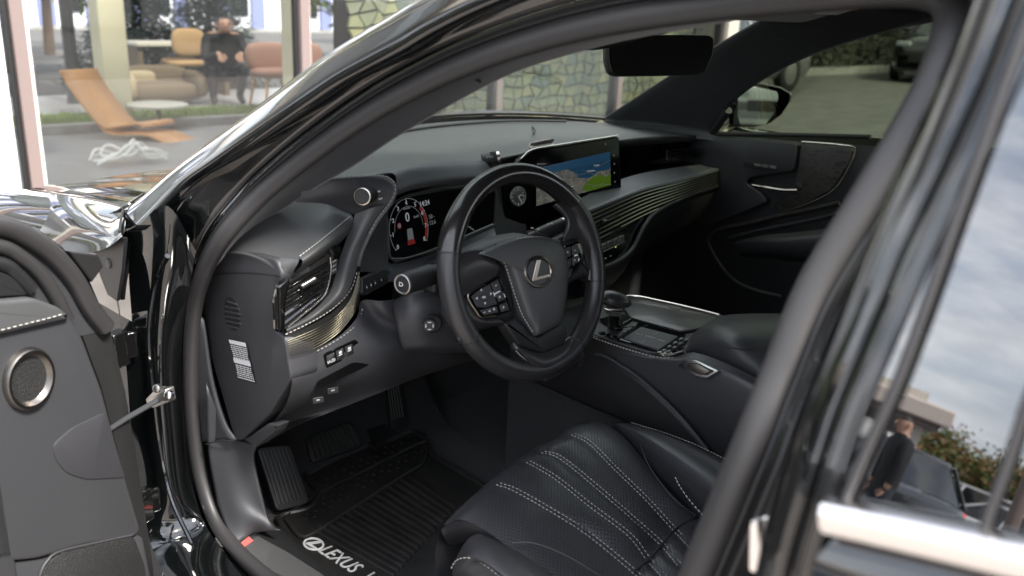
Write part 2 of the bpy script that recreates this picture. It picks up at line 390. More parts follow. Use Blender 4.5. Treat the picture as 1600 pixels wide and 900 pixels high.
# thin second lip beside it
cen = sum(sealC, V())/len(sealC)
def grow(C, d, dx=0):
    """offset of the opening outwards in the side plane"""
    n = len(C); o = []
    for i in range(n):
        t = (C[(i+1) % n]-C[i-1]).normalized(); k = t.cross(V((1, 0, 0))); k.normalize()
        if k.dot(C[i]-cen) < 0: k = -k
        o.append(C[i]+k*d+V((dx, 0, 0)))
    return o
# painted jamb: a stepped flange that runs round the opening outside the seal
prof = [(.011, .004), (.022, -.006), (.030, -.006), (.036, -.018), (.052, -.020), (.060, -.036), (.076, -.040)]
rows = [grow(sealC, a, b) for a, b in prof]
n = len(sealC)
def is_front(p): return p.y > -.56 and p.z > .20
i0 = [i for i in range(n) if sealP[0].z+.02 < sealC[i].z]
keep = [not (p.y > .12 and .36 < p.z < .84) for p in sealC]
st_ = next(i for i in range(n) if keep[i] and not keep[i-1]); idx = [(st_+k) % n for k in range(n)]; idx = [i for i in idx if keep[i]]
ja = [k for k, i in enumerate(idx) if not (sealC[i].y < -.45 and sealC[i].z < 1.27)]
cuts = [k for k in range(len(idx)-1) if (k in set(ja)) != (k+1 in set(ja))]
parts_ = []; st0 = 0
for c in cuts+[len(idx)-1]: parts_.append(idx[st0:c+1]); st0 = c
for p_ in parts_:
    m_ = sealC[p_[len(p_)//2]]; MB().grid([[r[i] for i in p_] for r in rows]).build('door_jamb', 'jamb_satin' if m_.y < -.5 and m_.z < 1.25 else 'paint', car, angle=60)
MB().tube(grow(sealC, .033, -.010), .0028, n=8, closed=True).build('weather_strip', 'rubber', car)
MB().tube(grow(sealC, .0185, -.002), .0030, n=8, closed=True).build('seal_lip', 'rubber_dark', car)
# --- A-pillar and roof rail skin: outer painted face
EDGE = [(162, 341), (200, 326), (227, 305), (262, 273), (300, 243), (350, 206), (400, 169), (450, 130), (500, 93), (550, 60), (600, 31), (650, 2), (720, -32), (820, -72), (960, -112), (1120, -142)]
INN = [(196, 372), (222, 347), (252, 316), (285, 283), (322, 257), (370, 223), (420, 188), (470, 153), (520, 119), (570, 91), (620, 64), (665, 37), (735, 2), (835, -38), (970, -80), (1125, -112)]
e1 = rcurve([side(u, v, off=.045) for u, v in EDGE], 60); e2 = rcurve([side(u, v, off=.088) for u, v in INN], 60)
pr = []
for a, b in zip(e1, e2):
    d = b-a; nn = V((-.5, 0, .85))
    pr.append([a+V((.07, .0, -.004)), a+V((.03, 0, .004)), a+V((.008, 0, .002)), a.lerp(b, .18)+nn*.006, a.lerp(b, .5)+nn*.010, a.lerp(b, .82)+nn*.006, b, b+d*.06+V((.012, 0, -.010)), b+d*.03+V((.04, 0, -.012))])
MB().grid([crom(r, 4) for r in pr]).build('pillar_skin', 'paint', car, angle=70)
# --- lower hinge pillar: glossy panel between fender and opening
HP = [[(176, 372), (215, 352), (262, 322), (306, 392)], [(165, 400), (212, 392), (262, 385), (298, 440)], [(182, 470), (214, 470), (256, 470), (288, 500)], [(196, 560), (222, 560), (256, 560), (282, 585)], [(204, 660), (230, 660), (262, 660), (287, 680)], [(214, 770), (242, 765), (272, 760), (300, 765)], [(236, 850), (262, 840), (292, 828), (322, 822)], [(262, 910), (290, 900), (322, 890), (356, 872)], [(300, 985), (335, 970), (372, 955), (402, 930)]]
def hp(u, v, j):
    return at(u, v, x=(-.905, -.885, -.858, -.815)[j])
HPP = [[hp(u, v, j) for j, (u, v) in enumerate(r)] for r in HP]
for i_, z_ in ((6, .350), (7, .338), (8, .334)): HPP[i_] = [at(u, v, z=z_+.012*(j/3)) for j, (u, v) in enumerate(HP[i_])]
MB().patch(HPP, 6, 5).build('hinge_pillar', 'paint', car, angle=80)
MB().tube(rcurve([at(u, v, x=-.882) for u, v in [(262, 400), (243, 440), (232, 520), (240, 620), (250, 700), (268, 780), (300, 850)]], 40), .004, n=8).build('pressed_bead', 'paint', car)
pl = Plane.three(at(160, 400, x=-.912), at(185, 405, x=-.906), at(172, 440, x=-.91))
MB().prism(hard([(150, 398), (178, 368), (196, 372), (192, 420), (184, 470), (170, 460), (158, 430)], pl.at), pl.n, .002, -.004).build('fender_bracket', 'plastic_dark', car)
MB().lathe(pl.at(172, 411), pl.n, [(.0085, 0), (.0085, .003), (.007, .0045), (0.001, .005)]).build('plug', 'plastic', car)
# bracket screws low on the pillar
for (u, v) in ((258, 608), (180, 580), (232, 790)):
    c = at(u, v, x=-.872); MB().lathe(c, (-1, -.5, .2), [(.006, 0), (.006, .004), (.004, .006), (.001, .006)], 6).build('bolt', 'steel', car)
# --- hood, fender
def hoodrow(y, w, zc, zf):
    """cross-section from the left wheel-arch side to the right one"""
    s = [(-w-.045, zf-.16), (-w-.04, zf-.06), (-w-.015, zf-.008), (-w+.03, zf+.004), (-w+.085, zf-.010), (-w+.15, zf-.022), (-w+.26, zf-.010), (-.34, zc-.006), (0, zc)]
    s = s+[(-a, b) for a, b in s[-2::-1]]
    return [V((a, y+(.16*(1-(a/w)**2) if y < .5 else 0), b)) for a, b in s]
rows = [hoodrow(.36, .855, .915, .925), hoodrow(.62, .86, .895, .905), hoodrow(1.1, .87, .825, .835), hoodrow(1.6, .86, .745, .75), hoodrow(1.95, .82, .685, .675), hoodrow(2.12, .75, .60, .60), hoodrow(2.18, .70, .45, .45), hoodrow(2.16, .68, .22, .22)]
R = [crom(r, 5) for r in rows]; C = [crom(list(c), 6) for c in zip(*R)]
nC = len(C); cut = [15, nC-1-15]
MB().grid(C[cut[0]:cut[1]+1]).build('hood', 'paint', car, angle=80)
MB().grid([[p+V((-.003, 0, 0)) for p in c] for c in C[:cut[0]+1]]).build('fender', 'paint', car, angle=80)
MB().grid([[p+V((.003, 0, 0)) for p in c] for c in C[cut[1]:]]).build('fender', 'paint', car, angle=80)
MB().grid([[p+V((0, 0, -.006)) for p in c] for c in C[cut[0]-1:cut[0]+2]]).build('shut_line', 'rubber_dark', car)
# rear corner of the fender, rolling up into the A-pillar base
FC = [[(0, 352), (40, 322), (78, 304), (120, 312), (163, 337), (192, 326)], [(0, 368), (45, 345), (90, 330), (130, 338), (168, 350), (196, 345)], [(0, 384), (55, 372), (100, 366), (140, 364), (172, 366), (194, 362)], [(10, 398), (70, 396), (115, 396), (150, 393), (172, 384), (190, 370)]]
FX = [[-.86, -.865, -.87, -.872, -.872, -.845], [-.885, -.892, -.896, -.898, -.898, -.882], [-.905, -.912, -.916, -.917, -.914, -.902], [-.915, -.922, -.926, -.926, -.922, -.914]]
MB().patch([[at(u, v, x=FX[i][j]) for j, (u, v) in enumerate(r)] for i, r in enumerate(FC)], 6, 5).build('fender_corner', 'paint', car, angle=85)
MB().tube(rcurve([at(u, v, x=a)+V((0, 0, .002)) for u, v, a in ((163, 339, -.874), (120, 352, -.90), (75, 369, -.912), (30, 378, -.912))], 24), .0025, n=6).build('shut_line', 'rubber_dark', car)
MB().tube(rcurve([at(u, v, x=a)+V((-.004, 0, .002)) for u, v, a in ((197, 325, -.846), (193, 345, -.884), (191, 364, -.905))], 14), .0022, n=6).build('shut_line', 'rubber_dark', car)
MB().tube(rcurve([at(u, v, x=a)+V((-.003, 0, .004)) for u, v, a in ((79, 303, -.868), (110, 322, -.869), (140, 337, -.87), (163, 341, -.872), (190, 331, -.86), (227, 306, -.815))], 30), .0022, n=8).build('hood_lip', 'paint', car)
# --- roof, cowl, right side and rear so that the cabin is a closed, dark room
def roofrow(y, w, ze, zc): return [V((a*w, y-.0*abs(a), ze+(zc-ze)*(1-abs(a)**2.4))) for a in (-1, -.9, -.6, -.3, 0, .3, .6, .9, 1)]
MB().patch([roofrow(.18, .50, 1.315, 1.335), roofrow(-.1, .60, 1.345, 1.385), roofrow(-.6, .65, 1.36, 1.43), roofrow(-1.2, .65, 1.35, 1.43), roofrow(-1.8, .62, 1.29, 1.36)], 5, 5).build('roof', 'paint', car, solid=.01, off=0)
MB().patch([roofrow(.135, .52, 1.285, 1.290), roofrow(-.1, .61, 1.305, 1.335), roofrow(-.6, .64, 1.315, 1.375), roofrow(-1.2, .64, 1.31, 1.375), roofrow(-1.8, .60, 1.25, 1.31)], 5, 5).build('headliner', 'suede', car, solid=.008, off=0)
MB().abox(-.9, .9, -2.75, -1.82, .3, 1.02).build('trunk', 'paint', car, bevel=.06, seg=4)
MB().abox(-.86, .86, -1.815, -1.70, .3, .99).build('rear_shelf', 'suede', car, bevel=.02)
MB().grid([[V((-.70, -1.8, 1.0)), V((.70, -1.8, 1.0))], [V((-.58, -1.79, 1.30)), V((.58, -1.79, 1.30))]]).build('rear_window', 'rear_glass', car)
MB().abox(-.80, .80, -1.7, .62, .13, .262).build('floor_pan', 'carpet', car)
MB().abox(-.86, .86, .62, .72, .13, .80).build('firewall', 'carpet', car)
MB().abox(-.915, -.80, -1.9, .30, .14, .335).build('sill', 'paint', car, bevel=.02, seg=3)
# --- windscreen
RT = [[(944, 190, .655), (1030, 196, .72), (1118, 208, .75)], [(1012, 146, .63), (1085, 160, .69), (1135, 172, .715)], [(1075, 105, .585), (1150, 120, .64), (1185, 130, .67)], [(1140, 65, .55), (1230, 78, .60), (1275, 84, .625)], [(1205, 28, .515), (1320, 42, .57), (1400, 45, .585)], [(1255, -5, .49), (1400, 18, .555), (1480, 22, .57)]]
RTP = [[at(u, v, x=a) for u, v, a in r] for r in RT]
_L = [p+V((.035, .0, -.014)) for p in e1 if p.z < 1.285]; _L = resample(_L, 9); _Rr = rcurve([r[0]+V((.006, .006, .004)) for r in RTP[:5]], 9)
WS = []
for k in range(9):
    s = k/8; c = V((0, .93, .955)).lerp(V((0, .17, 1.318)), s)+V((0, .02, .05))*math.sin(math.pi*s)*.8; a, b = _L[k], _Rr[k]; row = []
    for i in range(25):
        t = i/12-1; row.append(a*(t*(t-1)/2)+c*(1-t*t)+b*(t*(t+1)/2))
    WS.append(row)
def wsb(t):
    i = min(23.999, max(0, (t+1)*12)); j = int(i); return WS[0][j].lerp(WS[0][j+1], i-j)
ws = MB().grid(WS).build('windscreen', 'windscreen', car)
MB().tube([p+V((0, -.004, .006)) for p in WS[0]], .007, n=8).build('windscreen_frit', 'rubber_dark', ws)
MB().tube([p+V((0, -.012, 0)) for p in WS[-1]], .012, n=8).build('windscreen_frit', 'rubber_dark', ws)
MB().tube([r[-1]+V((.002, 0, 0)) for r in WS], .006, n=8).build('windscreen_edge', 'rubber_dark', ws)
MB().grid([[wsb(i/12-1)+V((0, .012, -.004)) for i in range(25)], [wsb(i/12-1)+V((0, .10, -.035)) for i in range(25)]]).build('cowl', 'plastic_dark', car)
# --- A-pillar trims inside
LT = [[(326, 412), (338, 400), (353, 391)], [(352, 366), (372, 358), (391, 354)], [(400, 312), (420, 312), (440, 317)], [(450, 268), (468, 276), (484, 288)], [(500, 229), (526, 238), (551, 250)], [(560, 187), (588, 197), (613, 207)], [(620, 151), (644, 164), (668, 173)], [(700, 111), (712, 128), (722, 140)], [(780, 80), (790, 91), (800, 100)], [(860, 55), (870, 65), (880, 73)], [(940, 36), (948, 45), (955, 52)], [(1020, 22), (1026, 30), (1030, 36)], [(1150, 6), (1156, 9), (1160, 12)], [(1230, -4), (1234, -2), (1236, 0)]]
def lt(u, v, j): p = side(u, v); return at(u, v, x=p.x+(0, .03, .06)[j])
MB().patch([[lt(u, v, j) for j, (u, v) in enumerate(r)] for r in LT], 6, 4).build('pillar_trim', 'suede', car, solid=.012, off=-1)
MB().tube(rcurve([at(u, v, x=side(u, v).x+.03) for u, v in ((728, 112), (740, 122), (750, 128))], 8), .002).build('trim_seam', 'rubber_dark', car)
MB().patch(RTP, 6, 6).build('pillar_trim', 'suede', car, solid=.02, off=1)
MB().patch([[p+V((.004, 0, .002)) for p in RTP[0]], [at(u, v, x=a) for u, v, a in ((955, 202, .62), (1035, 211, .70), (1122, 220, .745))]], 6, 4).build('pillar_foot', 'leather_dash', car)
tp = Plane(at(1230, 57, x=.59), (-.8, -.55, -.1))
text('airbag_mark', 'SRS\nAIRBAG', tp, tp.at(1231, 56), .012, 'print_dim', car, h=.012)
# roof-side lining above the passenger window
MB().patch([[at(1255, 2, x=.50), at(1400, 12, x=.555), at(1500, 12, x=.57)], [at(1290, 74, x=.63), at(1400, 46, x=.60), at(1500, 28, x=.585)]], 6, 4).build('roof_lining', 'suede', car, solid=.02, off=1)
# --- header: overhead console, sensor housing and sun visor
hd = MB().patch([[at(930, 52, y=.12), at(1000, 44, y=.125), at(1064, 29, y=.13), at(1140, 27, y=.11), at(1250, 26, y=.07)], [at(930, 20, y=.0), at(1000, 10, y=.0), at(1064, 0, y=.0), at(1140, -4, y=-.02), at(1250, -6, y=-.04)]], 5, 4).build('roof_header', 'suede', car, solid=.012, off=0)
vp = Plane((.37, .03, 1.266), (0, -.30, -.95), up=(0, 1, 0))
vs = MB(); P = roundpoly([vp.pt(a, b) for a, b in ((-.15, 0), (.16, 0), (.16, -.20), (-.15, -.20))], .03)
vs.prism(P, vp.n, 0, -.016); visor = vs.build('sun_visor', 'suede', car, bevel=.004)
MB().add([vp.at(u, v, .001) for u, v in ((1270, 22), (1318, 24), (1345, 13), (1302, 10))], [(0, 1, 2, 3)]).build('warning_label', 'label_white', visor)
MB().add([vp.at(u, v, .002) for u, v in ((1302, 14), (1336, 16), (1344, 12), (1312, 10.5))], [(0, 1, 2, 3)]).build('warning_stripe', 'amber_print', visor)
# ------------------------------------------------------------------ DASHBOARD
# main padded top: from the windscreen base down to the rear-facing edge, as one continuous surface
def dz(p, y=None, x=None, z=None): return at(p[0], p[1], y=y, x=x, z=z)
top_front = [(-.74, .40, .90), (-.66, .37, .925), (-.585, .32, .952), (-.50, .29, .968), (-.42, .28, .975), (-.33, .285, .975), (-.24, .30, .968), (-.14, .33, .965), (0, .36, .966), (.12, .37, .968), (.26, .38, .966), (.40, .40, .962), (.55, .42, .956), (.68, .43, .948), (.745, .43, .944)]
rows = []
for f in (1, .8, .55, .3, .12, .03, 0):
    r = []
    for i, (x, y, z) in enumerate(top_front):
        t = max(-.97, min(.97, x/.70)); b = wsb(t); b = V((x, b.y-.012, b.z-.012)); p = V((x, y, z)).lerp(b, f)
        if x < -.18 and 0 < f < 1: p.z += .022*math.sin(math.pi*f)*min(1, (-.18-x)/.1)*min(1, max(0, (x+.78)/.12))
        r.append(p)
    rows.append(r)
last = rows[-1]; rows.append([p+V((0, .004, -.012)) for p in last]); rows.append([p+V((0, .02, -.024)) for p in last])
dash = MB().patch(rows, 4, 3).build('dashboard', 'leather_dash', car, angle=80)
# body behind everything, so there are no holes
MB().patch([[p+V((0, .03, -.02)) for p in last], [p+V((0, .06, -.10)) for p in last], [p+V((0, .12, -.22)) for p in last], [p+V((0, .20, -.34)) for p in last]], 4, 3).build('dash_carrier', 'plastic_dark', dash)
# defroster slot and speaker seam along the windscreen
MB().tube(rcurve([V((x, wsb(x/.7).y-.10-.02*abs(x), wsb(x/.7).z-.004)) for x in (-.5, -.3, 0, .3, .5)], 30), .004, n=6).build('defroster_slot', 'rubber_dark', dash)
MB().tube(rcurve([at(832, 198, z=.963), at(836, 203, z=.968), at(834, 209, z=.970)], 10), .0022, n=6).build('seam', 'rubber_dark', dash)

# --- end panel facing the door opening
EPX = [(331, 397), (355, 391), (400, 396), (431, 405), (441, 431), (430, 463), (429, 517), (444, 527), (455, 590), (420, 648), (376, 689), (366, 687), (345, 612), (326, 550), (316, 481), (322, 437)]
ep = Plane.three(at(330, 420, x=-.772), at(430, 430, x=-.760), at(385, 660, x=-.764))
MB().prism(roundpoly(hard(EPX, ep.at), .008, 3), ep.n, 0, -.05, .004, 3).build('end_panel', 'plastic', dash)
MB().tube(rcurve([ep.at(u, v, .0005) for u, v in ((326, 437), (345, 428), (395, 427), (438, 431))], 14), .0012, n=6).build('seam', 'rubber_dark', dash)
q = [ep.at(u, v, .0002) for u, v in ((351, 487), (352, 470), (358, 464), (368, 470), (375, 487), (376, 505), (370, 516), (361, 514), (353, 503))]
MB().prism(crom(q, 4, True), ep.n, .0006, -.002).build('speaker_recess', 'rubber_dark', dash)
for k in range(6):
    v = 471+k*7.6; l = (355.5, 352.5, 351.5, 351.5, 353.5, 357)[k]; r = (370, 373.5, 375, 375.5, 376, 373)[k]
    MB().tube([ep.at(l, v, .001), ep.at(r, v+4.5, .001)], .0018, n=6).build('vent_slat', 'plastic', dash)
sk = [ep.at(u, v, .0012) for u, v in ((357, 530), (385, 536), (400, 600), (372, 592))]
stk = MB().add(sk, [(0, 1, 2, 3)]).build('tyre_label', 'rubber_dark', dash)
def lab(a, b): p = sk[0].lerp(sk[1], a); q = sk[3].lerp(sk[2], a); return p.lerp(q, b)+ep.n*.0006
lb = MB()
random.seed(3)
for (y0, y1, blk) in ((.0, .10, 1), (.13, .44, 0), (.46, .58, 1), (.62, .88, 0), (.93, .955, 1)):
    if blk: lb.add([lab(.03, y0), lab(.97, y0), lab(.97, y1), lab(.03, y1)], [(0, 1, 2, 3)])
    else:
        y = y0
        while y < y1:
            x = .04+random.random()*.04
            while x < .93:
                w = .05+random.random()*.14; lb.add([lab(x, y), lab(min(.96, x+w), y), lab(min(.96, x+w), y+.026), lab(x, y+.026)], [(0, 1, 2, 3)]); x += w+.03
            y += .05
lb.build('label_print', 'label_white', stk, fix=False, kind='stuff')

# --- padded cap above the outer vent
CP = [[(353, 391, -.768), (368, 372, -.755), (405, 338, -.72), (440, 317, -.68)], [(392, 395, -.762), (415, 374, -.735), (455, 340, -.69), (486, 312, -.65)], [(432, 402, -.752), (455, 384, -.722), (500, 346, -.668), (520, 317, -.630)], [(468, 404, -.738), (495, 384, -.702), (530, 356, -.645), (547, 334, -.605)], [(472, 412, -.737), (500, 393, -.700), (536, 366, -.642), (552, 346, -.606)], [(462, 425, -.740), (492, 408, -.700), (530, 380, -.640), (549, 358, -.607)], [(450, 432, -.742), (480, 418, -.70), (520, 390, -.638), (545, 366, -.600)]]
cap = MB().patch([[at(u, v, x=a) for u, v, a in r] for r in CP], 6, 5).build('vent_cap', 'leather_dash', dash, angle=70)
stitch('stitching', [at(u, v, x=a)+V((-.001, -.001, .002)) for u, v, a in ((469, 402, -.738), (494, 383, -.702), (529, 355, -.645), (548, 339, -.606))], (-.3, -.5, .8), cap)
MB().patch([[at(u, v, x=a) for u, v, a in ((353, 391, -.768), (392, 395, -.762), (432, 402, -.752), (468, 404, -.738))], [at(u, v, x=a) for u, v, a in ((354, 393, -.771), (393, 399, -.766), (434, 412, -.757), (464, 414, -.741))], [at(u, v, x=a) for u, v, a in ((354, 395, -.770), (394, 402, -.766), (437, 424, -.758), (452, 432, -.744))]], 6, 4).build('cap_end', 'leather_dash', dash, angle=80)

# --- outer air vent
vt = Plane.three(at(447, 441, x=-.752), at(522, 397, y=.118), at(445, 512, x=-.757))
hole = [(444, 446), (462, 428), (490, 412), (515, 398), (520, 404), (514, 440), (506, 462), (480, 486), (447, 513), (438, 510), (437, 470)]
MB().prism(roundpoly(hard([(434, 444), (455, 426), (488, 408), (522, 384), (533, 384), (527, 420), (516, 458), (500, 476), (447, 520), (430, 518), (428, 470)], lambda u, v: vt.at(u, v, -.004)), .004, 3), vt.n, 0, -.004).build('vent_surround', 'gloss_black', dash)
MB().prism(roundpoly(hard(hole, lambda u, v: vt.at(u, v, -.003)), .004, 3), vt.n, .0005, -.002).build('vent_mouth', 'rubber_dark', dash)
MB().prism(roundpoly(hard([(431, 447), (446, 433), (449, 439), (441, 462), (440, 512), (432, 515)], lambda u, v: vt.at(u, v, -.003)), .002), vt.n, .010, 0, .002, 2).build('vent_bezel', 'gloss_black', dash)
MB().tube(rcurve([vt.at(u, v, .004) for u, v in ((516, 402), (517, 425), (510, 455), (499, 470), (475, 490), (450, 511))], 30), .0013, n=8).build('vent_trim', 'silver_trim', dash)
for k in range(5):
    yl = 452+k*14.0; yr = 413+k*12.0; xr = (513, 514, 512, 508, 500)[k]; xl = 445-k*.6
    a, b = vt.at(xl, yl, .002), vt.at(xr, yr, .002); dn = (vt.n*.6-vt.y*.5).normalized(); e = (b-a)/2
    MB().box((a+b)/2-dn*.002, e, dn*.0034, dn.cross(e.normalized())*.0011).build('vent_slat', 'gloss_black', dash, bevel=.0005)
for k in range(4):
    u = 458+k*14; MB().box(vt.at(u, 470-k*9, -.001), vt.x*.0008, vt.y*.028, vt.n*.001).build('vent_vane', 'plastic_dark', dash)
MB().prism(roundpoly(hard([(470, 446), (492, 433), (493, 437), (471, 450)], lambda u, v: vt.at(u, v, .006)), .0008), vt.n, .005, -.004, .001, 1).build('vent_tab', 'plastic', dash)
MB().tube([vt.at(472, 446.5, .011), vt.at(492, 434.5, .011)], .0011, n=6).build('vent_tab_strip', 'metal', dash)
MB().prism(roundpoly(hard([(519, 407), (526, 404), (524, 425), (517, 429)], lambda u, v: vt.at(u, v, -.003)), .0015), vt.n, .004, 0, .001, 1).build('vent_wheel', 'plastic', dash)
for k in range(3): MB().tube([vt.at(519, 410+k*7, .003), vt.at(525, 406.5+k*7, .003)], .0006, n=5).build('wheel_mark', 'print_dim', dash)

# --- leather surround that sweeps from the vent up past the binnacle
SW = [[(448, 521, -.756), (500, 497, -.690), (540, 462, -.648), (557, 420, -.615), (566, 388, -.598), (582, 356, -.580), (596, 332, -.566), (605, 319, -.558)], [(446, 513, -.754), (484, 489, -.706), (510, 463, -.676), (524, 425, -.650), (533, 396, -.632), (543, 369, -.616), (551, 347, -.605), (555, 334, -.600)]]
SW3 = [[at(u, v, x=a) for u, v, a in r] for r in SW]
mid = [a.lerp(b, .5)+V((-.003, -.008, .004)) for a, b in zip(*SW3)]
MB().patch([SW3[0], mid, SW3[1]], 8, 6).build('vent_fascia', 'leather_dash', dash, angle=75)
up1 = [(446, 523, -.757), (487, 503, -.712), (522, 481, -.668), (547, 454, -.632), (558, 424, -.612)]
stitch('stitching', [at(u, v, x=a)+V((-.002, -.004, .002)) for u, v, a in up1], (-.4, -.8, .4), dash)
# metal ribs of the corner ornament: 8 fins, each a part
for k in range(8):
    f = k/7; P = [(449+3*f, 531+23*f, -.757), (490, 514+29*f, -.712), (524+2*f, 494+26*f, -.668), (548+3*f, 466+24*f, -.636), (561+1*f, 424+46*f, -.613)]
    MB().tube(rcurve([at(u, v, x=a)+V((-.002, -.004, 0)) for u, v, a in P], 40), .00055, n=6).build('metal_fin', 'champagne', dash)
P0 = [(447, 527, -.756), (490, 508, -.711), (524, 487, -.667), (548, 458, -.634), (562, 416, -.611)]; P1 = [(452, 559, -.756), (490, 548, -.711), (528, 526, -.667), (553, 496, -.634), (564, 474, -.611)]
MB().patch([[at(u, v, x=a)+V((.002, .006, 0)) for u, v, a in P0], [at(u, v, x=a)+V((.002, .006, 0)) for u, v, a in P1]], 6, 3).build('fin_backing', 'rubber_dark', dash)
# --- knee panel: lower dash
KN = [[(448, 560, -.755, 0), (487, 548, -.709, 0), (529, 526, -.664, 0), (557, 497, -.630, 0), (566, 470, -.610, 0), (600, 470, 0, .10), (640, 462, 0, .12)],
      [(450, 572, -.755, 0), (490, 562, -.708, 0), (534, 542, -.662, 0), (570, 516, -.620, 0), (590, 500, -.585, 0), (616, 494, 0, .095), (655, 490, 0, .12)],
      [(456, 600, -.753, 0), (500, 588, -.70, 0), (548, 568, -.650, 0), (600, 548, -.595, 0), (640, 535, 0, .09), (690, 525, 0, .10), (730, 520, 0, .12)],
      [(442, 640, -.752, 0), (490, 622, -.70, 0), (545, 600, -.645, 0), (600, 580, -.59, 0), (650, 566, 0, .105), (700, 556, 0, .11), (740, 548, 0, .13)],
      [(402, 690, -.750, 0), (445, 662, -.70, 0), (515, 634, -.640, 0), (592, 606, -.58, 0), (644, 588, 0, .135), (700, 572, 0, .14), (745, 560, 0, .16)],
      [(402, 698, -.745, 0), (462, 666, -.69, 0), (522, 642, -.63, 0), (598, 612, -.57, 0), (648, 592, 0, .16), (702, 574, 0, .17), (748, 560, 0, .20)]]
def kp(t): return at(t[0], t[1], x=t[2]) if t[2] else at(t[0], t[1], y=t[3])
knee = MB().patch([[kp(t) for t in r] for r in KN], 6, 5).build('knee_panel', 'plastic', dash, angle=75)
stitch('stitching', [kp(t)+V((-.002, -.003, .001)) for t in ((449, 563, -.755, 0), (487, 552, -.709, 0), (531, 528, -.664, 0), (558, 505, -.627, 0), (567, 480, -.610, 0))], (-.4, -.8, .3), knee)
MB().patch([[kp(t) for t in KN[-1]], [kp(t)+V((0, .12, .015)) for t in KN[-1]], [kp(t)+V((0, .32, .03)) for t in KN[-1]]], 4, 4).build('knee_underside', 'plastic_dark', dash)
MB().prism(roundpoly(hard([(384, 687), (421, 661), (436, 664), (430, 676), (402, 697)], lambda u, v: at(u, v, x=-.757)), .003), (-1, -.1, 0), .004, -.02, .003, 2).build('knee_corner', 'plastic', dash)
# switch bank
kb = Plane.three(kp((505, 570, -.692, 0)), kp((565, 545, -.628, 0)), kp((510, 600, -.690, 0))).shift(.004)
def kq(px, h=0): return [kb.at(u, v, h) for u, v in px]
MB().prism(roundpoly(kq([(505, 553), (555, 530), (566, 540), (560, 552), (509, 576)]), .004), kb.n, .001, -.02, .001, 1).build('switch_bank', 'gloss_black', dash)
for (px, tx) in (([(509, 556), (522, 550), (524, 565), (511, 571)], 'HUD'), ([(524, 549), (536, 543), (538, 558), (526, 564)], ''), ([(538, 542), (550, 537), (552, 552), (540, 557)], '')):
    sw = MB().prism(roundpoly(kq(px), .0015), kb.n, .0035, 0, .001, 2).build('switch', 'plastic_dark', knee)
    c = sum(kq(px), V())/4; xd = kq(px)[1]-kq(px)[0]
    if tx: text('lettering', tx, kb, c-kb.y*.003, .0062, 'print', dash, h=.004, xdir=xd)
    else:
        MB().box(c+kb.n*.004, xd.normalized()*.0032, kb.y*.0006, kb.n*.0002).box(c+kb.y*.004+kb.n*.004, xd.normalized()*.0024, kb.y*.0020, kb.n*.0002).build('symbol', 'print', dash)
MB().prism(roundpoly(kq([(496, 596), (585, 548), (577, 570), (490, 612)]), .004), kb.n, .000, -.02).build('card_slot', 'gloss_black', dash)
for (u, v) in ((497, 625), (520, 610)):
    MB().box(kb.at(u, v, -.001), kb.x*.009, kb.y*.005, kb.n*.0025).build('latch_button', 'plastic_dark', dash, bevel=.001)
    MB().box(kb.at(u, v, .003), kb.x*.0028, kb.y*.0009, kb.n*.0003).build('symbol', 'print_dim', dash)
# small odometer switches right of the ornament
ob = Plane.three(at(570, 450, y=.124), at(600, 435, y=.150), at(572, 465, y=.120))
MB().prism(roundpoly(hard([(566, 436), (602, 420), (612, 424), (612, 440), (572, 462), (566, 458)], ob.at), .003), ob.n, 0, -.012, .001, 1).build('switch_bank', 'plastic_dark', dash)
for u in (573.5, 580, 586.5, 596):
    v = 449-(u-573)*.50; MB().box(ob.at(u, v, .001), ob.x*.0024, ob.y*.0044, ob.n*.0015).build('switch', 'plastic_dark', dash, bevel=.0006)
    MB().box(ob.at(u, v, .0028), ob.x*.0012, ob.y*.0012, ob.n*.0002).build('symbol', 'print', dash)

# --- recess with the drive-mode knob, left of the binnacle
RC = [[(470, 292, -.69), (530, 281, -.64), (584, 278, -.573), (612, 282, -.545)], [(470, 304, -.692), (530, 302, -.640), (586, 299, -.578), (619, 300, -.543)], [(462, 316, -.70), (510, 319, -.652), (554, 335, -.602), (606, 320, -.556)]]
MB().patch([[at(u, v, x=a) for u, v, a in r] for r in RC], 6, 5).build('knob_recess', 'plastic', dash, angle=70)
rimp = [at(u, v, x=a) for u, v, a in ((486, 287, -.68), (530, 281, -.63), (584, 277, -.572), (608, 281, -.548), (618, 297, -.543), (609, 319, -.555), (590, 345, -.575), (576, 370, -.590), (565, 395, -.60), (560, 416, -.612))]
MB().tube(rcurve(rimp, 50), .0035, n=8).build('piping', 'leather_dash', dash)
stitch('stitching', [p+V((-.002, -.003, .0045)) for p in rimp[:8]], (-.3, -.8, .5), dash, m='print_dim', r=.0006)
def knob(nm, u, v, y, ax, r, ln):
    c = at(u, v, y=y); ax = V(ax).normalized(); b = MB()
    body = b.lathe(c, ax, [(r*.92, -ln), (r*.98, -ln*.6), (r, -ln*.35), (r, -.004), (r*.97, 0), (r*.90, .001), (r*.85, -.0005), (r*.3, -.001), (.0005, -.001)], 36).build(nm, 'plastic_dark', dash)
    MB().lathe(c, ax, [(r*1.02, -.005), (r*1.03, -.003), (r*1.02, .0005), (r*.93, .0008)], 36, caps=False).build('knob_ring', 'metal', dash)
    g = MB()
    for k in range(40):
        a = k/40*2*math.pi; o = ax.orthogonal().normalized(); p = c+(o*math.cos(a)+ax.cross(o)*math.sin(a))*r
        g.tube([p-ax*.006, p-ax*ln*.5], .0006, n=4)
    g.build('knob_knurl', 'plastic_dark', dash, kind='stuff')
    return c, ax
c, ax = knob('mode_knob', 566, 307, .118, (-.80, -.58, .10), .0135, .045)
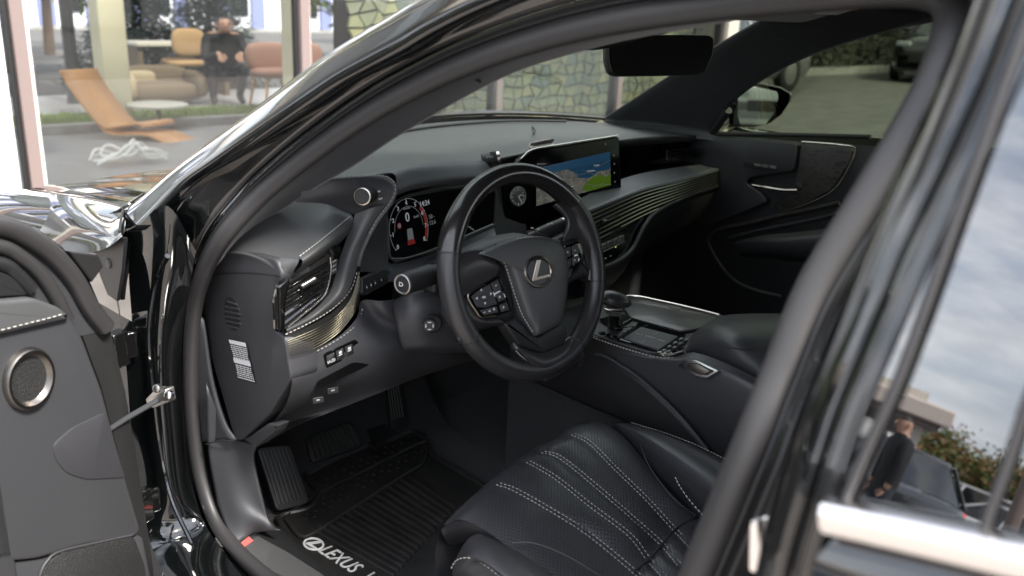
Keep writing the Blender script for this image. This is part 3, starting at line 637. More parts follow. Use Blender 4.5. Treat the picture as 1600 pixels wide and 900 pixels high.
kt = Plane(c-ax*.020+V((0, -.010, .012)), (-.2, -.75, .62))
text('lettering', 'SNOW', kt, at(589, 309, y=.118)+V((0, -.010, 0)), .006, 'print', dash, xdir=(.8, .58, -.1), rot=0)
text('lettering', 'OFF', kt, at(588, 298, y=.118)+V((0, -.008, .0)), .006, 'print', dash, xdir=(.8, .58, -.1))
c, ax = knob('mode_knob', 780, 247, .232, (.80, -.55, .16), .014, .034)
text('lettering', 'SPORT', Plane(c, (-.2, -.75, .62)), at(763, 250, y=.225)+V((0, -.004, .006)), .006, 'print_dim', dash, xdir=(.8, -.1, 0))
# --- binnacle: hood over the driver display
BN = [[(618, 298, .195), (660, 287, .20), (710, 280, .21), (750, 275, .225), (770, 268, .24)], [(605, 290, .22), (655, 262, .26), (700, 248, .28), (745, 248, .28), (766, 256, .26)]]
BT = [(622, 300, .190), (650, 290, .186), (690, 284, .186), (735, 280, .196), (772, 278, .214)]
hood_e = [at(u, v, y=y) for u, v, y in BT]
brow = MB().patch([[V((-.590, .31, .950)), V((-.50, .285, .972)), V((-.41, .27, .980)), V((-.32, .275, .980)), V((-.24, .30, .968))], [p+V((-.004, .03, .030)) for p in hood_e], [p+V((0, .004, .010)) for p in hood_e], hood_e, [p+V((0, .012, -.010)) for p in hood_e], [p+V((0, .05, -.012)) for p in hood_e]], 6, 5).build('binnacle_hood', 'leather_dash', dash, angle=80)
dp = Plane.three(at(604, 330, y=.200), at(615, 408, y=.185), at(765, 300, y=.275))
DF = [(603, 330), (614, 316), (640, 305), (690, 296), (760, 288), (775, 300), (772, 352), (690, 388), (617, 409), (608, 400)]
disp = MB().prism(roundpoly(hard(DF, dp.at), .006), dp.n, 0, -.03).build('driver_display', 'lcd_black', car)
MB().tube(resample(crom(roundpoly(hard(DF, dp.at), .006), 2, True), 120, True), .003, n=8, closed=True).build('display_frame', 'plastic', disp)
MB().tube(rcurve([dp.at(u, v, .003) for u, v in ((612, 404), (640, 402), (690, 384), (770, 350))], 20), .0014, n=6).build('display_trim', 'steel', disp)
MB().patch([[at(u, v, y=y) for u, v, y in r] for r in ([(604, 408, .188), (617, 412, .184), (650, 404, .198), (690, 391, .215), (772, 356, .25)], [(606, 420, .165), (620, 424, .165), (655, 416, .175), (695, 402, .185), (775, 368, .22)], [(606, 440, .150), (628, 440, .150), (660, 432, .155), (700, 418, .165), (778, 385, .19)])], 6, 5).build('display_shelf', 'plastic', dash, angle=70)
MB().patch([[at(615, 304, x=-.544), at(609, 316, y=.198)], [at(590, 345, x=-.573), at(604, 345, y=.198)], [at(570, 385, x=-.593), at(607, 390, y=.188)], [at(562, 425, x=-.606), at(606, 425, y=.160)]], 5, 5).build('binnacle_side', 'plastic', dash, angle=80)
gc = dp.at(639, 357); g = lambda r, a, h=.001: gc+(dp.x*math.cos(a)+dp.y*math.sin(a))*r+dp.n*h
GR = (dp.at(609, 340)-dp.at(669, 366)).length/2*1.02
def ring(nm, r0, r1, a0, a1, m, h=.001, n=40):
    MB().grid([[g(r0, a0+(a1-a0)*k/n, h) for k in range(n+1)], [g(r1, a0+(a1-a0)*k/n, h) for k in range(n+1)]]).build(nm, m, disp)
ring('gauge_ring', GR*.945, GR*.97, math.radians(215), math.radians(-35), 'lcd_dim')
ring('gauge_redline', GR*.80, GR*.94, math.radians(42), math.radians(-30), 'lcd_red', .0013)
ring('gauge_ring', GR*.70, GR*.72, math.radians(180), math.radians(0), 'lcd_dim')
for k in range(9):
    a = math.radians(215-k*250/8); p = g(GR*.82, a)
    text('gauge_number', str(k), dp, p, GR*.20, 'lcd_white', disp)
for k in range(33):
    a = math.radians(215-k*250/32); 
    if k % 4 == 0: MB().tube([g(GR*.90, a, .0016), g(GR*.97, a, .0016)], .0005, n=4).build('gauge_tick', 'lcd_white', disp)
text('speed', '0', dp, g(GR*.36, math.radians(95)), GR*.42, 'lcd_white', disp); text('unit', 'km/h', dp, g(GR*.52, math.radians(38)), GR*.13, 'lcd_dim', disp); text('mode', 'Normal', dp, g(GR*.66, math.radians(92)), GR*.11, 'lcd_dim', disp)
MB().lathe(g(GR*.50, math.radians(160)), dp.n, [(GR*.10, 0), (GR*.10, .0003)], 16).build('limit_sign', 'lcd_red', disp); MB().lathe(g(GR*.50, math.radians(160), .0014), dp.n, [(GR*.07, 0), (GR*.07, .0002)], 16).build('limit_sign_face', 'lcd_dim', disp)
MB().prism(roundpoly([g(GR*.13, math.radians(a), .0012) for a in (0, 180)]+[gc-dp.x*GR*.15-dp.y*GR*.42+dp.n*.0012, gc+dp.x*GR*.15-dp.y*GR*.42+dp.n*.0012], GR*.05), dp.n, .0003).build('car_icon', 'lcd_dim', disp)
MB().prism(roundpoly([gc+dp.x*GR*a-dp.y*GR*b+dp.n*.0016 for a, b in ((-.16, .36), (.16, .36), (.20, .52), (-.20, .52))], GR*.04), dp.n, .0003).build('car_icon_tail', 'lcd_red', disp)
text('clock', '14:24', dp, dp.at(663, 318, .001), GR*.24, 'lcd_white', disp); text('readout', '58 -\n12.6', dp, dp.at(675, 343, .001), GR*.20, 'lcd_dim', disp)
MB().tube([dp.at(726, 350, .002), dp.at(741, 360, .002)], .0005, n=4).build('gauge_needle', 'lcd_white', disp)
for k in range(6): MB().tube([dp.at(722+k*4, 346+k*3.2, .002), dp.at(724+k*4, 344+k*3.2, .002)], .0005, n=4).build('gauge_tick', 'lcd_dim', disp)

# --- centre screen with clock, one glossy slab
sp = Plane.three(at(967, 216, y=.290), at(971, 304, y=.275), at(838, 238, y=.315))
SF = [(788, 282), (812, 250), (832, 235), (968, 213), (972, 306), (905, 330), (800, 356), (788, 345)]
scr = MB().prism(roundpoly(hard(SF, sp.at), .010), sp.n, .0, -.016, .003, 2).build('centre_screen', 'lcd_black', car)
MB().tube(rcurve([sp.at(u, v, -.004) for u, v in ((806, 258), (816, 246), (832, 233.5), (880, 225), (966, 211.5))], 24), .0016, n=8).build('screen_edge', 'metal', scr)
MB().prism(roundpoly([sp.at(u, v, -.012) for u, v in ((826, 234), (832, 229), (858, 224), (866, 226), (862, 231), (835, 236))], .004), (0, 0, 1), .012, 0, .003, 2).build('speaker_button', 'silver_trim', scr)
MQ = [(838, 263), (953, 237), (954, 289), (838, 322)]
mq = [sp.at(u, v, .001) for u, v in MQ]
def mp_(a, b, h=0): return mq[0].lerp(mq[1], a).lerp(mq[3].lerp(mq[2], a), b)+sp.n*(.0006+h)
MB().add(mq, [(0, 1, 2, 3)]).build('map', 'lcd_land', scr)
MB().add([mp_(0, 0), mp_(1, 0), mp_(1, .22), mp_(0, .22)], [(0, 1, 2, 3)]).build('map_sky', 'lcd_sky', scr)
for pts in ([(.40, .22), (1, .22), (1, .52), (.82, .5), (.70, .62), (.56, .55), (.52, .40)], [(.0, .22), (.22, .22), (.12, .32), (0, .3)]):
    MB().prism([mp_(a, b, .0003) for a, b in pts], sp.n, .0002).build('map_water', 'lcd_blue', scr)
for pts in ([(.62, .78), (.74, .62), (.86, .60), (.93, .72), (1, .66), (1, 1), (.7, 1), (.60, .92)], [(.30, .85), (.38, .78), (.42, .9), (.33, .97)]):
    MB().prism([mp_(a, b, .0003) for a, b in pts], sp.n, .0002).build('map_park', 'lcd_green', scr)
random.seed(5)
for k in range(9):
    a, b = random.random(), .25+random.random()*.7; c2, d2 = min(1, a+.15+random.random()*.35), min(.98, max(.24, b+(random.random()-.5)*.6))
    MB().tube([mp_(a, b, .0006), mp_((a+c2)/2, (b+d2)/2+.02, .0006), mp_(c2, d2, .0006)], .0004, n=4).build('map_road', 'lcd_dim', scr)
for a, b, tx in ((.22, .44, 'Balashikha'), (.45, .72, 'Reutov'), (.72, .42, 'Shchyolkovo'), (.30, .58, 'Moscow'), (.8, .30, 'Korolyov')):
    text('map_name', tx, sp, mp_(a, b, .0012), .0045, 'lcd_white', scr)
MB().lathe(mp_(.42, .83, .001), sp.n, [(.004, 0), (.004, .0003), (.003, .0003)], 16).build('map_cursor', 'lcd_white', scr)
text('screen_title', 'Navigation', sp, sp.at(846, 256, .001), .006, 'lcd_dim', scr)
for k, (u, v) in enumerate(((946, 225), (959, 243), (960, 256), (960, 270), (961, 284))): MB().box(sp.at(u, v, .001), sp.x*.0018, sp.y*.0018, sp.n*.0002).build('screen_icon', 'lcd_dim', scr)
ck = sp.at(809, 307, .001); CR = .022
MB().lathe(ck, sp.n, [(CR, 0), (CR, .002), (CR*.93, .003), (CR*.90, .001)], 36).build('clock_ring', 'steel', scr)
MB().lathe(ck, sp.n, [(CR*.9, .0005), (CR*.9, .001)], 36).build('clock_face', 'gloss_black', scr)
for k in range(12):
    a = k*math.pi/6; d = sp.x*math.sin(a)+sp.y*math.cos(a); MB().box(ck+d*CR*.74+sp.n*.002, d*CR*(.14 if k % 3 == 0 else .08), d.cross(sp.n)*.0006, sp.n*.0003).build('clock_mark', 'lcd_white', scr)
for a, l in ((math.radians(72), .5), (math.radians(144), .72)):
    d = sp.x*math.sin(a)+sp.y*math.cos(a); MB().box(ck+d*CR*l*.5+sp.n*.0025, d*CR*l*.5, d.cross(sp.n)*.0007, sp.n*.0003).build('clock_hand', 'lcd_white', scr)
# --- centre fascia under the screen and passenger-side dash
PF = [[(1118, 216, .735), (1040, 222, .52), (972, 228, .30), (900, 240, .12)], [(1116, 262, .735), (1040, 265, .53), (972, 276, .30), (900, 300, .10)]]
PU = [[V((.20, .375, .952)), V((.40, .415, .948)), V((.58, .44, .940)), V((.745, .44, .930))], [V((.20, .40, .90)), V((.40, .44, .90)), V((.58, .465, .895)), V((.745, .465, .89))], [V((.20, .40, .845)), V((.40, .44, .85)), V((.58, .465, .86)), V((.745, .465, .862))]]
MB().patch(PU, 6, 4).build('passenger_fascia', 'gloss_black', dash)
# passenger vent: blades in the dark band
for k in range(4):
    a, b = at(1042, 236+k*4.3, y=.447), at(1076, 233+k*4.5, y=.452); MB().box((a+b)/2, (b-a)/2, V((0, .006, 0)), V((0, 0, .0012))).build('vent_slat', 'plastic', dash)
MB().tube([at(1041, 233, y=.44), at(1042, 251, y=.44)], .0016, n=6).build('vent_trim', 'metal', dash)
# soft shelf running from the screen to the passenger door
SH = [[(890, 318, .26), (973, 279, .33), (1040, 264, .38), (1105, 256, .42), (1140, 254, .44)], [(895, 328, .232), (980, 290, .28), (1050, 271, .34), (1112, 259, .395), (1142, 256, .42)], [(905, 333, .205), (1000, 296, .24), (1060, 281, .29), (1120, 264, .35), (1142, 258, .375)], [(905, 339, .20), (1002, 302, .235), (1064, 286, .285), (1124, 267, .345), (1142, 262, .37)]]
MB().patch([[at(u, v, y=y) for u, v, y in r] for r in SH], 6, 5).build('shelf_pad', 'leather_dash', dash, angle=75)
stitch('stitching', [at(u, v, y=y)+V((0, -.001, .002)) for u, v, y in ((908, 332, .206), (1000, 295.5, .241), (1060, 280.5, .291), (1120, 263.5, .351))], (0, -.7, .7), dash, m='print_dim', r=.0006)
# long metal fins fanning out to the passenger door
for k in range(7):
    f = k/6; P = [(914+14*f, 341+36*f, .198), (952+12*f, 324+34*f, .212), (1005+10*f, 302+30*f, .236), (1070+6*f, 284+22*f, .288), (1134+8*f, 263+16*f, .36)]
    MB().tube(rcurve([at(u, v, y=y) for u, v, y in P], 60), .0011, n=6).build('metal_fin', 'champagne_bright', dash)
P0 = [(905, 338, .215), (952, 322, .228), (1005, 300, .252), (1070, 282, .304), (1142, 260, .375)]; P1 = [(925, 382, .208), (965, 362, .222), (1016, 335, .248), (1076, 307, .30), (1144, 280, .372)]
MB().patch([[at(u, v, y=y) for u, v, y in P0], [at(u, v, y=y) for u, v, y in P1]], 6, 3).build('fin_backing', 'plastic_dark', dash)
for k in range(3):
    a, b = at(930+2*k, 349+k*11, y=.199), at(968+2*k, 334+k*10, y=.212); MB().box((a+b)/2+V((0, .008, 0)), (b-a)/2, V((0, .007, .002)), V((0, 0, .0012))).build('vent_slat', 'plastic_dark', dash)
MB().box(at(944, 346, y=.197), V((.006, 0, .001)), V((0, .008, 0)), V((0, 0, .004))).build('vent_tab', 'plastic_dark', dash, bevel=.0015)
# climate panel, gloss black with a row of keys
cp = Plane.three(at(930, 392, y=.192), at(980, 372, y=.215), at(935, 418, y=.185))
clim = MB().prism(roundpoly(hard([(915, 388), (965, 362), (1010, 336), (1020, 340), (1000, 365), (985, 388), (966, 404), (925, 418)], cp.at), .006), cp.n, 0, -.02, .001, 1).build('climate_panel', 'gloss_black', dash)
for k in range(5):
    u, v = 932+k*9.3, 390-k*4.0; P = [cp.at(u+a, v+b, .001) for a, b in ((-3.6, -3.5), (3.6, -6.8), (4.4, 2.0), (-2.8, 5.2))]
    MB().prism(roundpoly(P, .002), cp.n, .004, 0, .001, 1).build('climate_key', 'steel', dash)
    c = sum(P, V())/4; MB().box(c+cp.n*.0045, cp.x*.0025, cp.y*.0006, cp.n*.0002).box(c+cp.n*.0045+cp.y*.003, cp.x*.0015, cp.y*.0012, cp.n*.0002).build('symbol', 'rubber_dark', dash)
MB().tube(rcurve([cp.at(u, v, .002) for u, v in ((925, 400), (950, 390), (975, 377))], 12), .0008, n=5).build('panel_trim', 'metal', dash)
MB().box(cp.at(962, 386, .005), cp.x*.0012, cp.y*.0012, cp.n*.0003).build('indicator', 'amber', dash)
for k in range(3): MB().box(cp.at(938+k*8, 407-k*3.6, .002), cp.x*.0035, cp.y*.0012, cp.n*.0003).build('symbol', 'print', dash)
# rolled bead that edges the lower dash
BD = [(915, 424, .185), (938, 419, .187), (966, 408, .195), (989, 388, .205), (1006, 354, .222), (1029, 329, .245), (1087, 302, .31), (1146, 282, .375)]
MB().tube(rcurve([at(u, v, y=y) for u, v, y in BD], 50), .006, n=10).build('dash_bead', 'leather', dash)
GB = [[at(u, v, y=y)+V((0, .006, -.002)) for u, v, y in BD], [at(u, v, y=y)+V((0, .02, -.06)) for u, v, y in BD], [V((p.x, max(p.y, .22)+.10, p.z-.16)) for p in [at(u, v, y=y) for u, v, y in BD]], [V((p.x, max(p.y, .22)+.26, p.z-.24)) for p in [at(u, v, y=y) for u, v, y in BD]]]
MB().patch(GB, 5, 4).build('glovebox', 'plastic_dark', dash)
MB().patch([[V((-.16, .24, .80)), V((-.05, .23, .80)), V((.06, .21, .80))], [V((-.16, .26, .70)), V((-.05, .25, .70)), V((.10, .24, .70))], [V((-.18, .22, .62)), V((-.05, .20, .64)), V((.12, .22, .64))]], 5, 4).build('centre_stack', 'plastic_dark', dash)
MB().patch([[V((-.36, .33, .93)), V((-.20, .34, .95)), V((-.06, .345, .95))], [V((-.36, .30, .84)), V((-.20, .31, .84)), V((-.06, .31, .84))], [V((-.36, .27, .70)), V((-.20, .26, .70)), V((-.06, .26, .70))]], 5, 4).build('inner_fascia', 'plastic', dash)
# ------------------------------------------------------------------ STEERING WHEEL
TILT = math.radians(18)
wp = Plane((-.38, -.03, .85), (0, -math.cos(TILT), math.sin(TILT)))
RW, RT_ = .1675, .0180
def wl(r, a, h=0): return wp.o+(wp.x*math.cos(a)+wp.y*math.sin(a))*r+wp.n*h
rim = MB(); rows = []
NSEG = 144
for k in range(NSEG):
    a = 2*math.pi*k/NSEG; ctr = wl(RW, a); er = (ctr-wp.o).normalized()
    g = 1.0
    for ga in (150, 30):          # thumb grips swell at ten and two
        d = abs((math.degrees(a)-ga+180) % 360-180); g += .10*math.exp(-(d/14)**2)
    rows.append([ctr+er*(RT_*g*.96*math.cos(t))+wp.n*(RT_*g*1.06*math.sin(t)) for t in [2*math.pi*j/18 for j in range(18)]])
rim.grid(rows, cu=True, cv=True)
wheel = rim.build('steering_wheel', 'leather_wheel', car, angle=180); wheel.data.materials.append(MAT['rim_gloss'])
for p in wheel.data.polygons:
    a_, b_ = wp.loc(p.center); an = math.degrees(math.atan2(b_, a_))
    if 38 < an < 161: p.material_index = 1
def seamring(a, w=.0009):
    ctr = wl(RW, a); er = (ctr-wp.o).normalized()
    MB().tube([ctr+er*(RT_*1.0*math.cos(t))+wp.n*(RT_*1.08*math.sin(t)) for t in [2*math.pi*j/24 for j in range(24)]], w, n=5, closed=True).build('rim_seam', 'rubber_dark', wheel)
for a in (161, 209, 38, 344, 300): seamring(math.radians(a))
# inner lacing of the rim
for a0, a1 in ((22, 37), (345, 352)):
    b = MB()
    for i in range(int((a1-a0)*1.5)):
        a = math.radians(a0+i/1.5); ctr = wl(RW-RT_*.98, a, .002); b.tube([ctr+wp.n*.002, ctr-wp.n*.002+wp.y*.001], .0007, n=4)
    b.build('lacing', 'thread', wheel, kind='stuff')
H0 = .004
def wq(px, h=H0): return [wp.at(u, v, h) for u, v in px]
# spokes: left, right and the broad lower one, thick leather-grained plates
def plate(nm, px, m, h1, h0=-.02, inset=.006, r=.004, steps=3, n=3, parent=wheel):
    return MB().prism(roundpoly(wq(px, 0), r, n), wp.n, h1, h0, inset, steps).build(nm, m, parent, angle=75)
plate('spoke', [(704, 438), (728, 424), (735, 404), (752, 392), (790, 396), (800, 440), (806, 500), (786, 506), (758, 508), (724, 520), (706, 490)], 'plastic_dark', .002, -.026, .008)
plate('spoke', [(872, 372), (900, 356), (926, 372), (934, 402), (930, 440), (912, 432), (886, 446), (872, 460)], 'plastic_dark', .002, -.026, .008)
plate('spoke_skirt', [(784, 506), (802, 496), (835, 526), (870, 504), (878, 506), (884, 520), (878, 540), (846, 554), (806, 540)], 'plastic_dark', .008, -.015, .006)
def wpatch(nm, rows, m): return MB().patch([[wp.at(u, v, h) for u, v, h in r] for r in rows], 6, 6).build(nm, m, wheel, angle=180, solid=.012, off=-1)
wpatch('lower_spoke', [[(803, 533, .0), (822, 544, .002), (845, 550, .004), (870, 540, .002), (890, 526, .0), (908, 524, -.004)], [(812, 548, .010), (830, 558, .016), (850, 564, .018), (872, 556, .016), (892, 542, .012), (910, 536, .004)], [(826, 568, .008), (838, 576, .014), (852, 580, .017), (872, 573, .016), (892, 558, .012), (912, 548, .006)], [(838, 584, .002), (844, 592, .008), (856, 596, .010), (876, 587, .008), (896, 571, .006), (914, 557, .002)]], 'leather_wheel')
wpatch('thumb_rest', [[(712, 398, .004), (730, 392, .006), (750, 390, .008), (772, 398, .010)], [(708, 420, .012), (728, 414, .014), (752, 408, .014), (782, 416, .012)], [(708, 446, .010), (726, 440, .012), (748, 432, .012), (780, 428, .009)], [(712, 466, .002), (728, 464, .004), (746, 450, .006), (776, 432, .006)]], 'leather_wheel')
wpatch('thumb_rest', [[(708, 474, .004), (730, 468, .004), (742, 486, .004), (754, 497, .004), (784, 498, .004)], [(710, 492, .010), (728, 490, .010), (742, 500, .009), (760, 504, .008), (786, 503, .005)], [(720, 538, .0), (734, 532, 0), (744, 520, 0), (762, 512, 0), (788, 508, 0)]], 'leather_wheel')
wpatch('thumb_rest', [[(868, 318, .0), (880, 330, .006), (888, 345, .008), (886, 362, .006), (880, 377, .004)], [(895, 316, .006), (902, 332, .012), (906, 350, .014), (906, 366, .012), (905, 378, .008)], [(922, 340, .006), (928, 360, .010), (932, 385, .010), (934, 410, .008), (926, 436, .0)]], 'leather_wheel')
# airbag cover
CV = [(744, 398), (752, 393), (778, 381), (806, 372), (832, 369), (854, 372), (869, 381), (878, 397), (882, 424), (880, 455), (876, 485), (870, 505), (855, 515), (835, 525), (828, 515), (818, 497), (808, 470), (798, 440), (790, 418), (780, 402), (765, 399)]
cv = crom(wq(CV, .006), 4, True)
c0 = sum(cv, V())/len(cv); b = MB(); rings = []
for (s, h) in ((1.0, -.022), (1.0, .004), (.985, .010), (.95, .0145), (.85, .0180), (.65, .0205), (.4, .0215), (.15, .022)): rings.append([c0+(p-c0)*s+wp.n*h for p in cv])
b.grid(rings, cu=True); m0 = len(b.v)-len(cv); b.f.append(tuple(m0+k for k in range(len(cv))))
cover = b.build('airbag_cover', 'leather_dash', wheel, angle=80)
wing = MB().patch([[wp.at(u, v, h) for u, v, h in r] for r in ([(724, 400, -.014), (745, 390, -.006), (775, 380, .010)], [(730, 410, -.014), (754, 399, .002), (782, 399, .018)], [(740, 418, -.016), (766, 409, -.004), (790, 416, .010)])], 6, 5).build('spoke_cover', 'leather_dash', wheel, solid=.01, off=-1)
def sm(px, h=.018): return [wp.at(u, v, h) for u, v in px]
stitch('stitching', sm([(750, 394.5), (768, 396), (780, 400), (788, 411), (796, 434), (806, 466), (817, 494), (833, 520)]), wp.n, wheel, r=.0008, ln=.004, gap=.002)
stitch('stitching', sm([(808, 373), (832, 370.5), (854, 373.5), (868, 382), (876, 398), (880, 424), (878, 455), (874, 485), (869, 502)]), wp.n, wheel, r=.0008, ln=.004, gap=.002)
# emblem: oval ring with a slanted L
ec = wp.at(841, 425, .028); rx, ry = .0300, .0245
el = lambda a, f=1, h=0: ec+wp.x*rx*f*math.cos(a)+wp.y*ry*f*math.sin(a)+wp.n*h
MB().lathe(ec-wp.n*.006, wp.n, [(.030, 0), (.029, .005), (.024, .006)], 32)
MB().grid([[el(2*math.pi*k/40, .98, -.010) for k in range(40)], [el(2*math.pi*k/40, .96, -.0005) for k in range(40)], [el(2*math.pi*k/40, .5, -.0005) for k in range(40)], [el(2*math.pi*k/40, .02, -.0005) for k in range(40)]], cu=True).build('emblem_disc', 'plastic_dark', wheel)
MB().tube([el(2*math.pi*k/60) for k in range(60)], .0028, n=8, closed=True).build('emblem_ring', 'bronze', wheel)
Lp = [(838, 406), (845, 405.5), (839, 432), (860, 427), (860, 432.5), (832, 440), (831, 437)]
MB().prism([wp.at(u, v, .029) for u, v in Lp], wp.n, .002, -.003, .0008, 1).build('emblem_letter', 'bronze', wheel)
text('lettering', 'SRS\nAIRBAG', wp, wp.at(857, 494, .019), .010, 'plastic_dark', wheel, rot=-.10)
# switch pads
def pad(px, trim, h=.008):
    P = roundpoly(wq(px, 0), .004); o = MB().prism(P, wp.n, h, -.01, .002, 2).build('switch_pad', 'gloss_black', wheel)
    MB().tube(rcurve([wp.at(u, v, h) for u, v in trim], 30), .0015, n=6).build('pad_trim', 'bronze', wheel); return o
pad([(731, 463), (745, 451), (777, 431), (790, 455), (798, 486), (780, 492), (753, 496), (740, 482)], [(758, 444), (742, 452), (731, 461), (735, 473), (745, 488), (752, 496), (774, 494)])
pad([(878, 384), (904, 378), (909, 396), (907, 410), (895, 428), (882, 440)], [(890, 378), (905, 377), (910, 392), (908, 409), (899, 424), (885, 441)])
def key(px, sym, h=.008):
    P = roundpoly(wq(px, h), .0022); MB().prism(P, wp.n, .0022, 0, .0008, 1).build('wheel_key', 'plastic', wheel)
    c = sum(wq(px, h), V())/len(px)+wp.n*.0026
    t = MB()
    for kind, u, v in sym:
        p = wp.at(u, v, h+.0026)
        if kind == '-': t.box(p, wp.x*.0022, wp.y*.0006, wp.n*.0002)
        elif kind == '+': t.box(p, wp.x*.0022, wp.y*.0006, wp.n*.0002); t.box(p, wp.x*.0006, wp.y*.0022, wp.n*.0003)
        else:
            d = {'^': wp.y, 'v': -wp.y, '<': -wp.x, '>': wp.x}[kind]; e = d.cross(wp.n); t.add([p+d*.0026, p-d*.0016+e*.0024, p-d*.0016-e*.0024], [(0, 1, 2)])
    if sym: t.build('symbol', 'print', wheel, fix=False)
key([(736, 463), (747, 454), (764, 444), (772, 464), (776, 475), (757, 481), (745, 480)], [('^', 752, 453), ('v', 758, 474), ('<', 745, 466), ('>', 767, 459)])
key([(749, 463), (757, 458), (762, 466), (754, 471)], [], .011); text('lettering', 'OK', wp, wp.at(756, 464.5, .014), .005, 'print', wheel, rot=-.12)
key([(766, 443), (777, 437), (783, 452), (773, 458)], [('-', 775, 446)])
key([(774, 460), (784, 455), (789, 467), (779, 472)], [('+', 781, 464)])
key([(749, 485), (760, 482), (775, 478), (778, 488), (756, 493)], [('-', 757, 488), ('<', 765, 486), ('+', 772, 483)])
key([(780, 477), (791, 472), (795, 484), (783, 488)], [('>', 787, 480)])
key([(882, 388), (891, 385), (891, 400), (883, 404)], [('<', 887, 394)]); key([(893, 384), (902, 382), (905, 396), (894, 399)], [('-', 899, 391)])
key([(883, 407), (891, 403), (891, 416), (884, 421)], [('-', 887, 411)]); key([(893, 402), (904, 399), (902, 411), (894, 415)], [('^', 898, 406)])
key([(884, 424), (891, 419), (891, 428), (885, 435)], [('+', 888, 427)])
stitch('lacing', [wp.at(u, v, .006) for u, v in ((806, 548), (813, 556), (820, 561), (825, 566), (823, 571))], wp.n, wheel, r=.0011, ln=.003, gap=.0015)
MB().tube(rcurve([wp.at(u, v, .008) for u, v in ((842, 584), (846, 590), (847, 597))], 10), .0007, n=5).build('rim_seam', 'rubber_dark', wheel)
# ------------------------------------------------------------------ COLUMN, STALKS
CS = []
for (y, cx, cz, rx, rz) in ((-.002, -.375, .835, .060, .058), (.02, -.375, .828, .085, .072), (.05, -.375, .815, .098, .082), (.10, -.375, .785, .100, .085), (.16, -.375, .755, .095, .085), (.24, -.375, .73, .09, .085)):
    CS.append([V((cx+rx*math.copysign(abs(math.cos(t))**.7, math.cos(t)), y, cz+rz*math.copysign(abs(math.sin(t))**.7, math.sin(t)))) for t in [2*math.pi*k/32 for k in range(32)]])
b = MB(); b.grid(CS, cu=True); b.f.append(tuple(range(32)))
column = b.build('steering_column', 'plastic', car, angle=70)
# lower shroud, the smooth panel with the column-adjust knob
SHR = [[(612, 472, -.56, 0), (640, 458, 0, .065), (690, 450, 0, .05), (720, 450, 0, .05)], [(618, 500, 0, .075), (650, 490, 0, .045), (690, 482, 0, .035), (730, 480, 0, .03)], [(626, 535, 0, .075), (660, 528, 0, .045), (700, 522, 0, .035), (740, 520, 0, .03)], [(632, 548, 0, .085), (664, 546, 0, .055), (706, 546, 0, .045), (745, 545, 0, .045)], [(640, 552, 0, .13), (670, 552, 0, .12), (710, 552, 0, .12), (748, 552, 0, .12)]]
MB().patch([[kp(t) for t in r] for r in SHR], 6, 5).build('column_shroud', 'plastic', column, angle=75, solid=.006, off=-1)
kc = at(677, 506, y=.028)
MB().lathe(kc, (-.35, -.9, .12), [(.016, -.010), (.0155, -.002), (.013, .001)], 28).build('knob_collar', 'plastic_dark', column)
MB().lathe(at(671, 509, y=.016), (-.55, -.8, .12), [(.0105, -.014), (.0105, -.001), (.0095, .0005), (.0005, .0005)], 28).build('adjust_knob', 'plastic_dark', column)
kpn = Plane(at(671, 509, y=.016), (-.55, -.8, .12)).shift(.0012)
for k in range(4):
    a = k*math.pi/2; d = kpn.x*math.cos(a)+kpn.y*math.sin(a); MB().box(kpn.o+d*.0058, d*.0006, d.cross(kpn.n)*.0028, kpn.n*.0002).build('symbol', 'print', column)
# left stalk
A, B = at(629, 444, y=.030), at(700, 420, y=.060); ax = (A-B).normalized()
MB().lathe(A, ax, [(.018, -.070), (.0185, -.05), (.0185, -.028), (.0180, -.012), (.0168, -.0015), (.0150, 0)], 32).build('stalk', 'plastic_dark', column)
MB().lathe(A, ax, [(.0162, -.001), (.0165, .0015), (.0150, .0022), (.0128, .0015)], 32, caps=False).build('stalk_ring', 'steel', column)
MB().lathe(A, ax, [(.0128, .0005), (.0125, .0025), (.0005, .003)], 28).build('stalk_cap', 'plastic_dark', column)
sk_ = Plane(A+ax*.0034, ax); text('lettering', 'D', sk_, sk_.o, .010, 'print', column, sx=1.2)
for (u, v) in ((652, 432), (659, 428), (664, 437), (655, 440), (648, 437), (660, 444), (654, 449)):
    c = at(u, v, y=.024)+V((0, .012, 0)); MB().box(c, V((.0022, .001, 0)), V((0, .0004, 0)), V((0, 0, .0012))).build('symbol', 'print', column)
MB().box(at(680, 435, y=.05), V((.016, .004, .0)), V((-.004, .012, 0)), V((0, 0, .022))).build('stalk_root', 'rubber_dark', column, bevel=.006)
# right stalk
A, B = at(889, 349, y=.020), at(815, 378, y=.03); ax = (A-B).normalized()
MB().lathe(A, ax, [(.010, -.095), (.013, -.07), (.0145, -.04), (.0145, -.016), (.0135, -.002), (.009, 0)], 28).build('stalk', 'plastic_dark', column)
MB().lathe(A, ax, [(.0148, -.016), (.0150, -.014), (.0148, -.012)], 28).build('stalk_ring', 'metal', column)
for (u, v) in ((838, 358), (848, 360), (863, 352), (868, 351)):
    MB().box(at(u, v, y=-.006)+V((0, .010, 0)), V((.0028, 0, -.0006)), V((0, .0004, 0)), V((0, 0, .0010))).build('symbol', 'print', column)
MB().tube(rcurve([at(u, v, y=.008) for u, v in ((824, 362), (835, 360), (845, 366), (868, 370), (880, 371))], 16), .0012, n=6).build('stalk_trim', 'metal', column)
